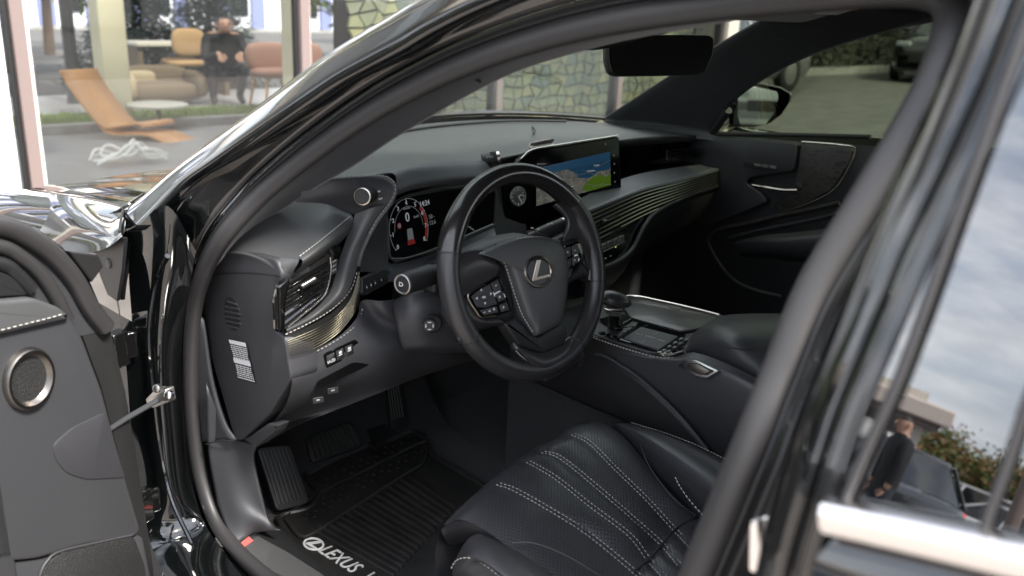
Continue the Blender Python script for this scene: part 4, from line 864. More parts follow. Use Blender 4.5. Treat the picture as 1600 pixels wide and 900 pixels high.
# ------------------------------------------------------------------ CENTRE CONSOLE
tp_ = [[(895, 500, .70), (940, 470, .70), (976, 464, .70), (1040, 472, .695), (1122, 492, .695), (1180, 515, .695)], [(910, 520, .695), (960, 500, .695), (1000, 492, .695), (1050, 500, .69), (1100, 512, .69), (1150, 540, .69)], [(922, 526, .688), (970, 540, .688), (1010, 552, .688), (1045, 557, .688), (1080, 552, .69), (1140, 560, .69)]]
side_x_con = -.165
CTOP = [[(922, 526), (970, 541), (1011, 554), (1050, 558), (1085, 551), (1140, 570), (1200, 600)], [(918, 534), (968, 550), (1010, 563), (1052, 568), (1090, 575), (1140, 592), (1190, 620)], [(905, 570), (955, 600), (1000, 612), (1050, 625), (1095, 640), (1140, 660), (1180, 690)], [(880, 590), (930, 622), (985, 655), (1030, 680), (1075, 705), (1115, 730), (1160, 760)]]
con = MB().patch([[at(u, v, x=(-.150, -.168, -.172, -.150)[i]) for u, v in r] for i, r in enumerate(CTOP)], 6, 5).build('centre_console', 'leather', car, angle=75)
zt = .688
TOPO = [(905, 512), (922, 524), (970, 539), (1011, 551), (1050, 555), (1085, 549), (1130, 540), (1200, 540), (1150, 500), (1122, 490), (1060, 474), (1010, 464), (976, 462), (940, 478)]
MB().prism([at(u, v, z=zt-.006) for u, v in TOPO], (0, 0, 1), 0, -.10).build('console_top', 'plastic_dark', con)
MB().tube(rcurve([at(u, v, z=zt) for u, v in ((924, 521), (950, 531), (980, 541), (1010, 549), (1033, 552), (1055, 553), (1068, 550))], 30), .0016, n=8).build('deck_edge', 'plastic_dark', con)
MB().prism(roundpoly([at(u, v, z=zt-.001) for u, v in ((1026, 551), (1040, 547), (1052, 553), (1066, 549), (1070, 551), (1052, 556), (1036, 555))], .002), (0, 0, 1), .002, -.002, .0008, 1).build('metal_edge', 'metal', con)
stitch('stitching', [at(u, v, z=zt) for u, v in ((922, 526), (965, 541), (1011, 555), (1035, 559), (1055, 559), (1074, 555), (1086, 550))], (-.5, 0, .8), con)
# wood deck with its metal rim
WD = [(968, 474), (978, 466), (1007, 467), (1060, 478), (1122, 493), (1118, 500), (1090, 516), (1066, 520), (1020, 508), (984, 498)]
MB().prism(roundpoly([at(u, v, z=zt-.004) for u, v in WD], .01), (0, 0, 1), .004, 0, .002, 2).build('wood_deck', 'wood_dark', con)
MB().tube(rcurve([at(u, v, z=zt+.002) for u, v in ((966, 470), (976, 463.5), (995, 463), (1030, 470), (1075, 480), (1124, 492))], 36), .0025, n=8).build('metal_edge', 'metal', con)
MB().prism([at(u, v, z=zt+.002) for u, v in ((1045, 478), (1060, 480), (1066, 484), (1052, 483))], (0, 0, 1), .0015).build('deck_latch', 'metal', con)
# touch pad and keys
MB().prism(roundpoly([at(u, v, z=zt-.005) for u, v in ((962, 530), (998, 505), (1072, 524), (1048, 555), (1030, 551))], .004), (0, 0, 1), .003, 0, .001, 1).build('pad_base', 'gloss_black', con)
TPX = [(973, 529), (1001, 511), (1060, 526), (1030, 547)]
padq = [at(u, v, z=zt) for u, v in TPX]
MB().prism(roundpoly(padq, .003), (0, 0, 1), .001, -.002, .001, 1).build('touch_pad', 'plastic', con)
def pq(a, b, h=.0014): return padq[0].lerp(padq[1], b).lerp(padq[3].lerp(padq[2], b), a)+V((0, 0, h))
for (a0, b0, a1, b1) in ((.5, .08, .5, .26), (.5, .74, .5, .92), (.12, .5, .3, .5), (.7, .5, .88, .5)): MB().tube([pq(a0, b0), pq(a1, b1)], .0005, n=4).build('pad_mark', 'print_dim', con)
zp = Plane(padq[0], (0, 0, 1)); text('lettering', 'LEXUS', zp, pq(.5, .5), .0075, 'print_dim', con, xdir=(padq[3]-padq[0]))
for k in range(4):
    f = k/4; P = [at(964+30*f+a, 526-20*f+b, z=zt) for a, b in ((0, 0), (6.5, -4.4), (9, -2.6), (2.5, 2))]
    MB().prism(roundpoly(P, .001), (0, 0, 1), .002, -.002, .0006, 1).build('console_key', 'plastic', con)
    MB().box(sum(P, V())/4+V((0, 0, .0023)), V((.002, -.001, 0)), V((.0003, .0006, 0)), V((0, 0, .0002))).build('symbol', 'print_dim', con)
for i in range(4):
    for j in range(2):
        u, v = 1036+i*9+j*8, 550-i*6+j*1.5; P = [at(u+a, v+b, z=zt) for a, b in ((-4, -1), (3, -4.5), (6, -1.5), (-1.5, 2))]
        MB().prism(roundpoly(P, .001), (0, 0, 1), .0025, -.002, .0008, 1).build('console_key', 'plastic', con)
        MB().box(sum(P, V())/4+V((0, 0, .003)), V((.0022, -.0008, 0)), V((.0003, .0007, 0)), V((0, 0, .0002))).build('symbol', 'print', con)
# gear selector
b0 = at(962, 508, z=zt); top = at(957, 474, y=b0.y-.005)
MB().prism(roundpoly([at(u, v, z=zt-.004) for u, v in ((936, 500), (964, 488), (988, 500), (960, 516))], .004), (0, 0, 1), .005, 0, .001, 1).build('selector_plate', 'gloss_black', con)
MB().tube(rcurve([b0+V((0, 0, -.004)), b0.lerp(top, .5), top], 10), [.016, .0145, .013, .0125, .0125, .012, .012, .012, .012, .012], n=14).build('selector_stem', 'gloss_black', con)
kb_ = MB(); kx = V((.80, -.60, 0)); ky = V((.6, .8, 0)); rows = []
for k in range(9):
    t = -math.pi/2+math.pi*k/8; r = math.cos(t); rows.append([top+V((0, 0, .006))+kx*(.034*r*math.cos(a)*(1+.12*math.cos(a)))+ky*(.024*r*math.sin(a))+V((0, 0, .019*math.sin(t)*(1 if t > 0 else .7)-.006*r*math.cos(a))) for a in [2*math.pi*j/24 for j in range(24)]])
kb_.grid(rows, cu=True).build('selector_knob', 'leather_wheel', con, angle=180)
MB().prism(roundpoly([at(u, v, y=top.y-.026) for u, v in ((950, 484), (968, 482), (978, 487), (966, 495), (954, 494))], .003), (0, -1, 0), .002, -.01, .002, 2).build('selector_trim', 'metal', con)
MB().tube([b0+V((-.02, -.014, .002)), b0+V((.018, -.030, .002))], .0012, n=5).build('plate_trim', 'metal', con)
text('lettering', 'A', zp, at(936, 511, z=zt+.002), .010, 'lcd_white', con)
for k in range(3): MB().box(at(941+k*9, 521+k*3, z=zt), V((.006, -.002, 0)), V((.002, .004, 0)), V((0, 0, .002))).build('console_key', 'gloss_black', con, bevel=.0008)
# padded armrest
AR = [[(1068, 545, .690), (1078, 528, .705), (1098, 508, .728), (1126, 494, .735), (1170, 490, .738), (1240, 490, .74)], [(1072, 550, .685), (1095, 532, .715), (1125, 515, .742), (1160, 506, .748), (1205, 502, .75), (1260, 500, .75)], [(1080, 553, .682), (1110, 545, .712), (1150, 538, .738), (1190, 532, .744), (1240, 528, .745), (1290, 524, .745)], [(1090, 562, .675), (1120, 570, .690), (1160, 580, .70), (1200, 590, .71), (1250, 600, .71), (1300, 605, .71)], [(1090, 568, .66), (1125, 582, .665), (1165, 597, .67), (1210, 615, .675), (1260, 640, .68), (1310, 660, .68)]]
MB().patch([[at(u, v, z=z) for u, v, z in r] for r in AR], 6, 6).build('armrest', 'leather', con, angle=75)
MB().tube(rcurve([at(u, v, z=z) for u, v, z in ((1078, 531, .706), (1100, 536, .712), (1150, 544, .734), (1206, 548, .741))], 24), .001, n=6).build('armrest_seam', 'rubber_dark', con)
# metal release button on the flank
mb = Plane.three(at(1062, 573, x=-.171), at(1122, 582, x=-.172), at(1085, 564, x=-.166))
MB().prism(roundpoly(hard([(1061, 573), (1072, 563), (1090, 563), (1126, 580), (1106, 592), (1090, 588)], mb.at), .005), mb.n, .006, -.002, .0018, 2).build('button_bezel', 'silver_trim', con)
MB().prism(roundpoly(hard([(1068, 573), (1076, 567), (1090, 567), (1117, 580), (1104, 587), (1090, 584)], lambda u, v: mb.at(u, v, .0062)), .004), mb.n, .0010, -.002).build('button_gap', 'rubber_dark', con)
MB().prism(roundpoly(hard([(1073, 573), (1079, 569), (1090, 569), (1111, 580), (1102, 585), (1091, 582)], lambda u, v: mb.at(u, v, .0068)), .004), mb.n, .0028, 0, .0014, 2).build('release_button', 'bronze', con)
# lower flank panel with its arched edge
LF = [[(870, 560, -.150), (930, 553, -.172), (975, 575, -.178), (1010, 600, -.180), (1060, 648, -.182), (1106, 704, -.185)], [(850, 585, -.152), (900, 590, -.172), (945, 610, -.178), (985, 635, -.180), (1030, 672, -.18), (1075, 715, -.18)], [(835, 598, -.15), (890, 622, -.16), (930, 640, -.165), (975, 658, -.17), (1015, 690, -.172), (1050, 725, -.175)]]
MB().patch([[at(u, v, x=a) for u, v, a in r] for r in LF], 6, 5).build('console_flank', 'plastic_dark', con, angle=75, solid=.006, off=-1)
MB().tube(rcurve([at(u, v, x=a-.003) for u, v, a in LF[0]], 40), .003, n=8).build('flank_edge', 'plastic', con)
MB().abox(-.14, .14, -1.2, .25, .26, .64).build('tunnel', 'carpet', con)
# ------------------------------------------------------------------ FLOOR: carpet, kick panel, pedals, sill trim
MB().patch([[V((-.78, .60, .60)), V((-.4, .66, .60)), V((-.12, .66, .60))], [V((-.78, .56, .42)), V((-.4, .60, .42)), V((-.12, .60, .42))], [V((-.78, .44, .30)), V((-.4, .50, .28)), V((-.12, .50, .29))], [V((-.78, .30, .268)), V((-.4, .34, .266)), V((-.12, .34, .268))], [V((-.78, -.4, .268)), V((-.4, -.4, .266)), V((-.12, -.4, .268))]], 6, 6).build('carpet', 'carpet', car)
KP = [[(322, 600, -.795), (352, 672, -.770), (372, 688, -.758), (400, 696, -.745)], [(325, 700, -.795), (350, 700, -.775), (380, 720, -.756), (396, 722, -.745)], [(335, 765, -.795), (365, 770, -.775), (395, 785, -.752), (412, 792, -.74)], [(346, 806, -.795), (376, 808, -.775), (405, 815, -.752), (424, 818, -.735)], [(368, 852, -.795), (384, 842, -.775), (402, 833, -.752), (436, 828, -.735)]]
kick = MB().patch([[at(u, v, x=a) for u, v, a in r] for r in KP], 6, 6).build('kick_panel', 'plastic', car, angle=75, solid=.006, off=-1)
UP = [[(306, 490, -.795), (318, 500, -.785)], [(302, 560, -.795), (330, 590, -.782)], [(306, 650, -.795), (350, 660, -.778)], [(316, 690, -.795), (368, 688, -.770)]]
MB().patch([[at(u, v, x=a) for u, v, a in r] for r in UP], 5, 5).build('pillar_lower_trim', 'plastic', kick, solid=.005, off=-1)
MB().tube([at(u, v, x=a-.002) for u, v, a in ((322, 694, -.796), (345, 688, -.783), (366, 689, -.768))], .0015, n=6).build('seam', 'rubber_dark', kick)
sz = .345
SC_ = [(376, 856), (396, 838), (450, 866), (520, 912), (600, 975), (560, 1010), (470, 945), (410, 898)]
scuff = MB().prism(roundpoly([at(u, v, z=sz) for u, v in SC_], .006), (0, 0, 1), .004, -.03, .002, 2).build('scuff_plate', 'plastic', car)
MB().prism(roundpoly([at(u, v, z=sz+.0045) for u, v in ((376, 858), (402, 838), (450, 864), (500, 896), (545, 930), (520, 955), (440, 905))], .004), (0, 0, 1), .0012, 0).build('protective_film', 'film', scuff)
MB().add([at(u, v, z=sz+.0065) for u, v in ((373, 850), (389, 838), (396, 845), (380, 856))], [(0, 1, 2, 3)]).build('red_tape', 'red_tape', scuff)
MB().patch([[at(396, 836, z=sz+.004), at(450, 864, z=sz+.004), at(520, 910, z=sz+.004), at(600, 974, z=sz+.004)], [V((-.70, .27, .335)), V((-.70, .17, .335)), V((-.70, .04, .335)), V((-.70, -.1, .335))], [V((-.68, .27, .29)), V((-.68, .17, .29)), V((-.68, .04, .29)), V((-.68, -.1, .29))]], 6, 4).build('sill_inner', 'plastic_dark', scuff)
# accelerator pedal
pdp = Plane.three(at(602, 602, y=.575), at(624, 598, y=.575), at(616, 682, y=.50))
pedal = MB().prism(roundpoly(hard([(603, 600), (624, 597), (637, 664), (620, 676), (608, 668)], pdp.at), .004), pdp.n, .006, -.004, .002, 2).build('pedal', 'rubber_dark', car)
for k in range(5): MB().tube([pdp.at(606+k*3.9, 604-k*.6, .007), pdp.at(613+k*4.2, 656-k*1.2, .007)], .0016, n=6).build('pedal_rib', 'steel', pedal)
MB().tube(rcurve([pdp.at(612, 668, .002), pdp.at(606, 678, .004), pdp.at(598, 690, .002)], 8), .005, n=8).build('pedal_arm', 'rubber_dark', pedal)
MB().prism(roundpoly(hard([(572, 672), (600, 656), (604, 690), (585, 704)], lambda u, v: at(u, v, z=.30)), .006), (0, 0, 1), .008, 0, .003, 2).build('pedal_foot', 'plastic_dark', pedal)
# ------------------------------------------------------------------ FLOOR MAT (lifts out)
mt = empty('floor_mat', at(590, 790, z=.274), 'ribbed black rubber floor mat with white lettering in the driver footwell', 'floor mat')
mt_o = mt.location.copy()
class MM(MB):
    def build(s, *a, **k): s.v = [tuple(V(p)-mt_o) for p in s.v]; return MB.build(s, *a, **k)
mz = .276
OUT = [(432, 806), (486, 795), (500, 770), (478, 745), (470, 690), (475, 668), (540, 655), (566, 664), (580, 700), (648, 672), (668, 690), (676, 712), (760, 762), (800, 800), (700, 900), (640, 960), (560, 960), (490, 905)]
MM().prism(roundpoly([at(u, v, z=mz) for u, v in OUT], .02), (0, 0, 1), .004, -.004, .002, 2).build('tray', 'mat_rubber', mt)
ow = crom(roundpoly([at(u, v, z=mz+.006) for u, v in OUT], .02), 2, True)
MM().tube(resample(ow, 160, True), .006, n=8, closed=True).build('raised_rim', 'mat_rubber', mt)
MM().tube(rcurve([at(u, v, z=mz+.008) for u, v in ((448, 812), (470, 838), (492, 832), (560, 788), (632, 742), (660, 724), (667, 700))], 60), .005, n=8).build('ridge', 'mat_rubber', mt)
MM().tube(rcurve([at(u, v, z=mz+.008) for u, v in ((448, 812), (455, 800), (500, 770), (570, 735), (640, 700), (664, 690))], 60), .003, n=8).build('ridge', 'mat_rubber', mt)
# long ribs
for k in range(16):
    f = k/15; a = at(638-147*f, 745+84*f, z=mz+.0055); b = at(708-94*f, 792+106*f, z=mz+.0055)
    MM().tube(rcurve([a+V((0, .004, -.006)), a, a.lerp(b, .5), b, b+V((0, -.004, -.006))], 20), .0042, n=8, squash=.8).build('rib', 'mat_rubber', mt)
# dimpled toe field
st = MM()
random.seed(11)
for i in range(15):
    for j in range(6):
        u, v = 478+i*13+j*1.5, 812-i*7.6-j*9.5+ (i % 2)*3; st.lathe(at(u, v, z=mz+.003), (0, 0, 1), [(.004, 0), (.0035, .0025), (.001, .0035)], 8)
st.build('dimples', 'mat_rubber', mt, kind='stuff')
# toe ramp: slopes up the bulkhead, eight ribs
TR = [at(486, 730, z=.285), at(568, 700, z=.285), at(545, 660, z=.335), at(475, 684, z=.335)]
MM().prism(roundpoly([TR[0]+V((0, 0, .006)), TR[1]+V((0, 0, .006)), TR[2], TR[3]], .015), (TR[1]-TR[0]).cross(TR[3]-TR[0]), .006, -.02, .004, 2).build('toe_ramp', 'mat_rubber', mt)
nr = (TR[1]-TR[0]).cross(TR[3]-TR[0]).normalized()
for k in range(9):
    f = (k+1)/10; a = TR[0].lerp(TR[1], f)+V((0, 0, .006)); b = TR[3].lerp(TR[2], f); MM().tube([a.lerp(b, .12)+nr*.007, a.lerp(b, .88)+nr*.007], .0026, n=6).build('rib', 'mat_rubber', mt)
# dead pedal: ribbed slope at the left
DPp = [at(432, 800, z=.285), at(484, 786, z=.285), at(452, 694, z=.40), at(400, 700, z=.40)]
nd = (DPp[1]-DPp[0]).cross(DPp[3]-DPp[0]).normalized()
MM().prism(roundpoly(DPp, .012), nd, .004, -.03, .003, 2).build('foot_rest', 'mat_rubber', mt)
for k in range(7):
    f = (k+1)/8.5; a = DPp[0].lerp(DPp[1], f); b = DPp[3].lerp(DPp[2], f); MM().tube([a.lerp(b, .10)+nd*.004, a.lerp(b, .95)+nd*.004], .0022, n=6).build('rib', 'mat_rubber', mt)
# logo and lettering along the left edge
mpz = Plane(V((0, 0, mz+.005)), (0, 0, 1), up=(0, 1, 0)); lc = at(490, 850, z=mz+.005)
p0, p1 = at(503, 856, z=mz+.005), at(562, 893, z=mz+.005); xd = (p1-p0).normalized()
t_ = text('lettering', 'LEXUS', mpz, p0-V((0, 0, .002)), .043, 'print', mt, align='LEFT', xdir=xd, ext=.001, sx=.80, shear=.25, h=.002)
for q in t_.data.vertices: q.co = q.co-mt_o
t_ = text('lettering', 'LS', mpz, p0+xd*.125-V((0, 0, .002)), .043, 'print', mt, align='LEFT', xdir=xd, ext=.001, sx=.80, h=.002)
for q in t_.data.vertices: q.co = q.co-mt_o
yd = V((0, 0, 1)).cross(xd)
MM().tube([lc+xd*.021*math.cos(2*math.pi*k/40)+yd*.016*math.sin(2*math.pi*k/40) for k in range(40)], .0022, n=6, closed=True).build('logo_ring', 'print', mt)
MM().prism([lc+xd*a+yd*b for a, b in ((.002, .013), (.007, .013), (-.004, -.005), (.016, -.005), (.014, -.010), (-.013, -.010))], (0, 0, 1), .002, -.001).build('logo_letter', 'print', mt)
# ------------------------------------------------------------------ DRIVER SEAT
COLS = [[(689, 826, .545), (700, 819, .56), (722, 812, .57), (760, 830, .565), (800, 860, .55), (850, 900, .53), (900, 945, .51)],
        [(745, 770, .56), (778, 758, .577), (806, 768, .575), (868, 803, .56), (922, 838, .535), (992, 896, .508), (1030, 935, .505)],
        [(793, 733, .56), (825, 723, .577), (868, 748, .572), (922, 791, .553), (984, 838, .53), (1014, 877, .506), (1040, 905, .505)],
        [(815, 716, .56), (848, 708, .577), (876, 717, .575), (930, 760, .556), (992, 814, .53), (1035, 853, .506), (1062, 885, .505)],
        [(865, 688, .56), (895, 680, .577), (922, 694, .575), (961, 733, .56), (1012, 783, .535), (1055, 830, .506), (1085, 862, .505)],
        [(896, 668, .556), (935, 660, .572), (972, 680, .57), (1010, 725, .556), (1052, 775, .535), (1092, 808, .508), (1115, 840, .505)]]
G = [[at(u, v, z=z) for u, v, z in c] for c in COLS]
for c in G:
    f = c[0]; c.insert(0, f+V((.0, .012, -.05))); c.insert(0, f+V((0, .0, -.13)))
    e = c[-1]; c.append(V((e.x+.005, -.62, .50))); c.append(V((e.x+.01, -.76, .56)))
# each flute of the cushion swells a little between its seams
def flute(G, n=6):
    out = []
    for i in range(len(G)-1):
        for k in range(n):
            t = k/n; out.append([a.lerp(b, t)+V((0, -.1, 1))*(.0042*math.sin(math.pi*t)**.8) for a, b in zip(G[i], G[i+1])])
    out.append(G[-1]); return out
FG = flute([crom(c, 6) for c in G])
seat = MB().grid([c[13:] for c in FG]).build('driver_seat', 'leather_perf', car, angle=180)
MB().grid([c[:14] for c in FG]).build('cushion_front', 'leather', seat, angle=180)
nrm_s = (-.25, .1, 1)
for i in (1, 2, 3, 4):
    c = G[i][3:9]
    for s in (-1, 1):
        dd = V((s*.0042, 0, .0022)); stitch('stitching', [p+dd for p in c], nrm_s, seat, r=.0005, ln=.0040, gap=.0026)
for a, b in ((0, 1), (1, 2), (2, 3), (3, 4), (4, 5)):
    pass
cs = [G[i][7]+V((0, 0, .004)) for i in range(1, 6)]
MB().tube(rcurve(cs, 30), .0016, n=6).build('cross_seam', 'rubber_dark', seat)
MB().tube(rcurve([at(u, v, z=z)+V((0, 0, .003)) for u, v, z in ((800, 851, .562), (832, 851, .563), (870, 864, .556), (905, 882, .545), (940, 905, .53))], 24), .0010, n=5).build('seam', 'rubber', seat)
MB().tube(rcurve([at(u, v, z=z)+V((0, 0, .004)) for u, v, z in ((1000, 697, .572), (1012, 728, .562), (1035, 762, .548), (1060, 790, .532), (1085, 808, .516))], 24), .0010, n=5).build('seam', 'rubber', seat)
stitch('stitching', [at(u, v, z=z)+V((0, 0, .005)) for u, v, z in ((1050, 740, .565), (1062, 765, .555), (1080, 790, .54), (1100, 812, .525))], nrm_s, seat)
# side skirt below the cushion
MB().patch([[at(u, v, z=z) for u, v, z in r] for r in ([(689, 827, .543), (702, 818, .56), (724, 812, .568), (745, 816, .57), (775, 838, .562)], [(694, 840, .525), (706, 836, .53), (728, 832, .54), (750, 836, .545), (776, 848, .55)], [(704, 855, .48), (715, 850, .49), (735, 846, .50), (758, 846, .51), (780, 856, .53)])], 6, 5).build('cushion_side', 'leather', seat, angle=75)
# left thigh bolster
LB_ = [[(770, 838, .545), (790, 848, .548), (825, 872, .546), (870, 902, .542), (930, 948, .535)], [(748, 834, .557), (768, 848, .566), (806, 878, .566), (850, 912, .562), (905, 960, .555)], [(732, 842, .552), (745, 862, .564), (780, 892, .566), (820, 925, .562), (870, 975, .556)], [(718, 862, .535), (728, 874, .548), (752, 882, .553), (785, 905, .552), (830, 950, .548)], [(708, 886, .505), (712, 896, .51), (730, 905, .515), (765, 930, .515), (810, 975, .51)], [(706, 905, .46), (712, 915, .46), (735, 930, .46), (770, 955, .46), (815, 1000, .46)]]
MB().patch([[at(u, v, z=z) for u, v, z in r] for r in LB_], 6, 6).build('left_bolster', 'leather', seat, angle=85)
stitch('stitching', [at(u, v, z=z)+V((-.001, 0, .002)) for u, v, z in ((706, 890, .520), (712, 879, .535), (724, 873.5, .548), (740, 875, .553), (760, 886, .554), (785, 905, .552))], (-.5, 0, .8), seat, r=.0007, ln=.0045, gap=.0025)
# right thigh bolster
RB_ = [[(945, 672, .525), (975, 698, .525), (1015, 745, .515), (1060, 790, .50), (1105, 830, .48), (1160, 875, .48)], [(962, 663, .572), (1000, 685, .588), (1045, 718, .592), (1095, 755, .594), (1140, 790, .594), (1190, 830, .594)], [(976, 661, .574), (1015, 672, .592), (1060, 695, .600), (1105, 722, .604), (1150, 752, .605), (1200, 790, .605)], [(988, 663, .566), (1038, 679, .583), (1085, 697, .592), (1126, 717, .597), (1168, 742, .60), (1220, 775, .60)], [(998, 672, .53), (1045, 690, .53), (1092, 710, .53), (1135, 732, .53), (1180, 760, .53), (1230, 795, .53)]]
MB().patch([[at(u, v, z=z) for u, v, z in r] for r in RB_], 6, 6).build('right_bolster', 'leather', seat, angle=85)
stitch('stitching', [at(u, v, z=z)+V((0, 0, .002)) for u, v, z in ((986, 662, .568), (1038, 678, .584), (1085, 696, .593), (1126, 716, .598), (1150, 729, .60))], (0, 0, 1), seat, r=.0006, ln=.0045, gap=.0026)
MB().abox(-.62, -.20, -.78, -.20, .30, .47).build('seat_base', 'plastic_dark', seat, bevel=.02)
# backrest and headrest
def bk(y0, z, w, t): return [V((-.40+w*a, y0-.035*(1-abs(a))+.05*abs(a)**3*(1 if t > 0 else 0), z)) for a in (-1, -.85, -.5, 0, .5, .85, 1)]
BR = [bk(-.62, .50, .25, 1), bk(-.70, .65, .26, 1), bk(-.76, .82, .255, 1), bk(-.82, .98, .23, 1), bk(-.86, 1.06, .17, 1), bk(-.90, 1.075, .15, 0), bk(-.94, 1.05, .17, 0), bk(-.92, .9, .23, 0), bk(-.86, .6, .25, 0)]
MB().patch(BR, 5, 5).build('backrest', 'leather_perf', seat)
HR = [[V((-.40+.125*math.copysign(abs(math.cos(t))**.6, math.cos(t))*s, -.92+.05*math.copysign(abs(math.sin(t))**.7, math.sin(t))*s, z)) for t in [2*math.pi*k/28 for k in range(28)]] for z, s in ((1.10, .6), (1.105, .9), (1.13, 1), (1.2, 1.02), (1.25, .95), (1.262, .7), (1.265, .1))]
MB().grid(HR, cu=True).build('headrest', 'leather', seat)
# ------------------------------------------------------------------ PASSENGER SEAT
PS = [[V((x, -.16, z)) for x, z in ((.17, .48), (.20, .55), (.38, .56), (.58, .55), (.62, .48))], [V((x, -.20, z)) for x, z in ((.16, .50), (.19, .605), (.38, .575), (.58, .60), (.63, .50))], [V((x, -.45, z)) for x, z in ((.15, .50), (.18, .62), (.38, .53), (.60, .62), (.64, .5))], [V((x, -.7, z)) for x, z in ((.15, .50), (.18, .62), (.38, .50), (.60, .62), (.64, .5))]]
ps = MB().patch(PS, 6, 6).build('passenger_seat', 'leather_perf', car)
MB().patch([[V((x, y, z)) for x in (.16, .24, .40, .56, .64)] for y, z in ((-.66, .52), (-.76, .8), (-.84, 1.03), (-.90, 1.07), (-.94, 1.02), (-.88, .6))], 5, 5).build('backrest', 'leather', ps)
# ------------------------------------------------------------------ PASSENGER DOOR
XD = .765
dpn = Plane((XD, 0, .9), (-1, 0, 0))
pd = MB()
pd.patch([[V((XD+.02, .46, 1.0-.05)), V((XD+.02, .1, .99)), V((XD+.02, -.4, 1.02)), V((XD+.02, -.75, 1.04))], [V((XD, .46, .90)), V((XD, .1, .93)), V((XD, -.4, .95)), V((XD, -.75, .96))], [V((XD, .46, .80)), V((XD, .1, .80)), V((XD, -.4, .80)), V((XD, -.75, .80))], [V((XD-.01, .46, .60)), V((XD-.01, .1, .60)), V((XD-.01, -.4, .60)), V((XD-.01, -.75, .60))], [V((XD, .46, .30)), V((XD, .1, .30)), V((XD, -.4, .30)), V((XD, -.75, .30))]], 6, 5)
pdoor = pd.build('passenger_door', 'plastic_dark', car)
MB().abox(.84, .93, -1.9, .42, .25, .965).build('door_skin', 'paint', pdoor, bevel=.03)
def ps_(px, h, m, nm, h0=-.01, inset=.004, r=.006, smooth=False):
    P = hard(px, lambda u, v: dpn.at(u, v)); P = crom(P, 4, True) if smooth else roundpoly(P, r)
    return MB().prism(P, dpn.n, h, h0, inset, 3).build(nm, m, pdoor, angle=75)
ps_([(1070, 216), (1118, 213), (1180, 216), (1250, 222), (1252, 236), (1246, 266), (1205, 272), (1180, 276), (1172, 284), (1196, 300), (1206, 314), (1160, 334), (1110, 352), (1080, 330)], .022, 'leather', 'upper_pad', r=.01)
MB().tube(rcurve([dpn.at(u, v, .012) for u, v in ((1105, 209), (1180, 210), (1250, 211), (1360, 214))], 20), .006, n=8).build('belt_seal', 'rubber_dark', pdoor)
WI = [(1253, 224), (1328, 229), (1336, 235), (1328, 258), (1302, 296), (1260, 318), (1225, 330), (1210, 322), (1240, 300), (1248, 270)]
ps_(WI, .010, 'wood_dark', 'wood_inlay')
MB().tube(rcurve([dpn.at(u, v, .011) for u, v in ((1253, 221.5), (1290, 224), (1327, 228), (1335, 231), (1336, 236), (1329, 256), (1304, 295), (1262, 318), (1225, 331))], 50), .0022, n=8).build('inlay_trim', 'metal', pdoor)
ps_([(1167, 252), (1172, 250), (1220, 257), (1223, 263), (1214, 267), (1172, 261)], .024, 'rubber_dark', 'switch_slot', h0=.01, inset=.001, r=.004)
for k in range(3):
    P = [dpn.at(1179+k*12+a, 255.5+k*1.6+b, .025) for a, b in ((0, 0), (10, 1.4), (10, 5.4), (0, 4))]; MB().prism(P, dpn.n, .003, -.003, .001, 1).build('seat_switch', 'steel', pdoor)
MB().tube(rcurve([dpn.at(u, v, .020) for u, v in ((1176, 289), (1200, 293), (1225, 297), (1246, 297))], 16), [.003]*4+[.0045]*8+[.005]*4, n=8).build('door_handle', 'metal', pdoor)
MB().lathe(dpn.at(1250, 291, .006), dpn.n, [(.012, 0), (.011, .006), (.004, .008)], 16).build('lock_knob', 'plastic_dark', pdoor)
for px, m, r in ([[(1127, 358), (1170, 350), (1211, 340), (1260, 330), (1312, 318)], 'wood_dark', .006], [[(1140, 372), (1190, 360), (1250, 348), (1312, 334)], 'plastic', .005]):
    MB().tube(rcurve([dpn.at(u, v, .03) for u, v in px], 30), r, n=8, squash=1.6).build('pull_swoosh', m, pdoor)
AM = [[(1145, 378, .03), (1190, 368, .05), (1250, 362, .06), (1330, 352, .06)], [(1150, 384, .04), (1195, 378, .075), (1250, 374, .085), (1330, 366, .085)], [(1156, 396, .035), (1200, 394, .07), (1250, 398, .08), (1330, 395, .08)], [(1160, 402, .0), (1205, 404, .02), (1252, 410, .03), (1330, 410, .03)]]
MB().patch([[dpn.at(u, v, h) for u, v, h in r] for r in AM], 6, 5).build('armrest', 'leather', pdoor, angle=80)
MB().tube(rcurve([dpn.at(u, v, .012) for u, v in ((1200, 345), (1160, 350), (1125, 357), (1107, 374), (1114, 395), (1130, 420), (1153, 442), (1185, 455), (1220, 463))], 40), .005, n=8).build('pocket_edge', 'plastic', pdoor)
pw = [at(1165, 190, x=.785), at(1150, 206, x=.785), at(1450, 214, x=.785)]
MB().patch([[V((.78, .44, .945)), V((.78, .1, .965)), V((.78, -.3, .99)), V((.78, -.8, 1.02))], [V((.735, .36, 1.03)), V((.735, .05, 1.08)), V((.735, -.3, 1.10)), V((.735, -.8, 1.12))], [V((.66, .14, 1.17)), V((.655, -.05, 1.22)), V((.65, -.3, 1.24)), V((.65, -.8, 1.25))], [V((.58, -.02, 1.27)), V((.575, -.15, 1.30)), V((.57, -.35, 1.31)), V((.57, -.8, 1.32))]], 4, 4).build('door_window', 'side_glass', pdoor)
MB().tube([at(u, v, x=a) for u, v, a in ((1114, 206, .755), (1138, 172, .716))], .012, n=8).build('quarter_trim', 'plastic_dark', pdoor)
MB().abox(.70, .90, -.80, -.62, .3, .98).build('pillar_base', 'suede', car); MB().grid([[V((.80, -.80, .97)), V((.80, -.62, .97))], [V((.58, -.80, 1.34)), V((.58, -.62, 1.34))]]).build('pillar_trim', 'suede', car, solid=.03)
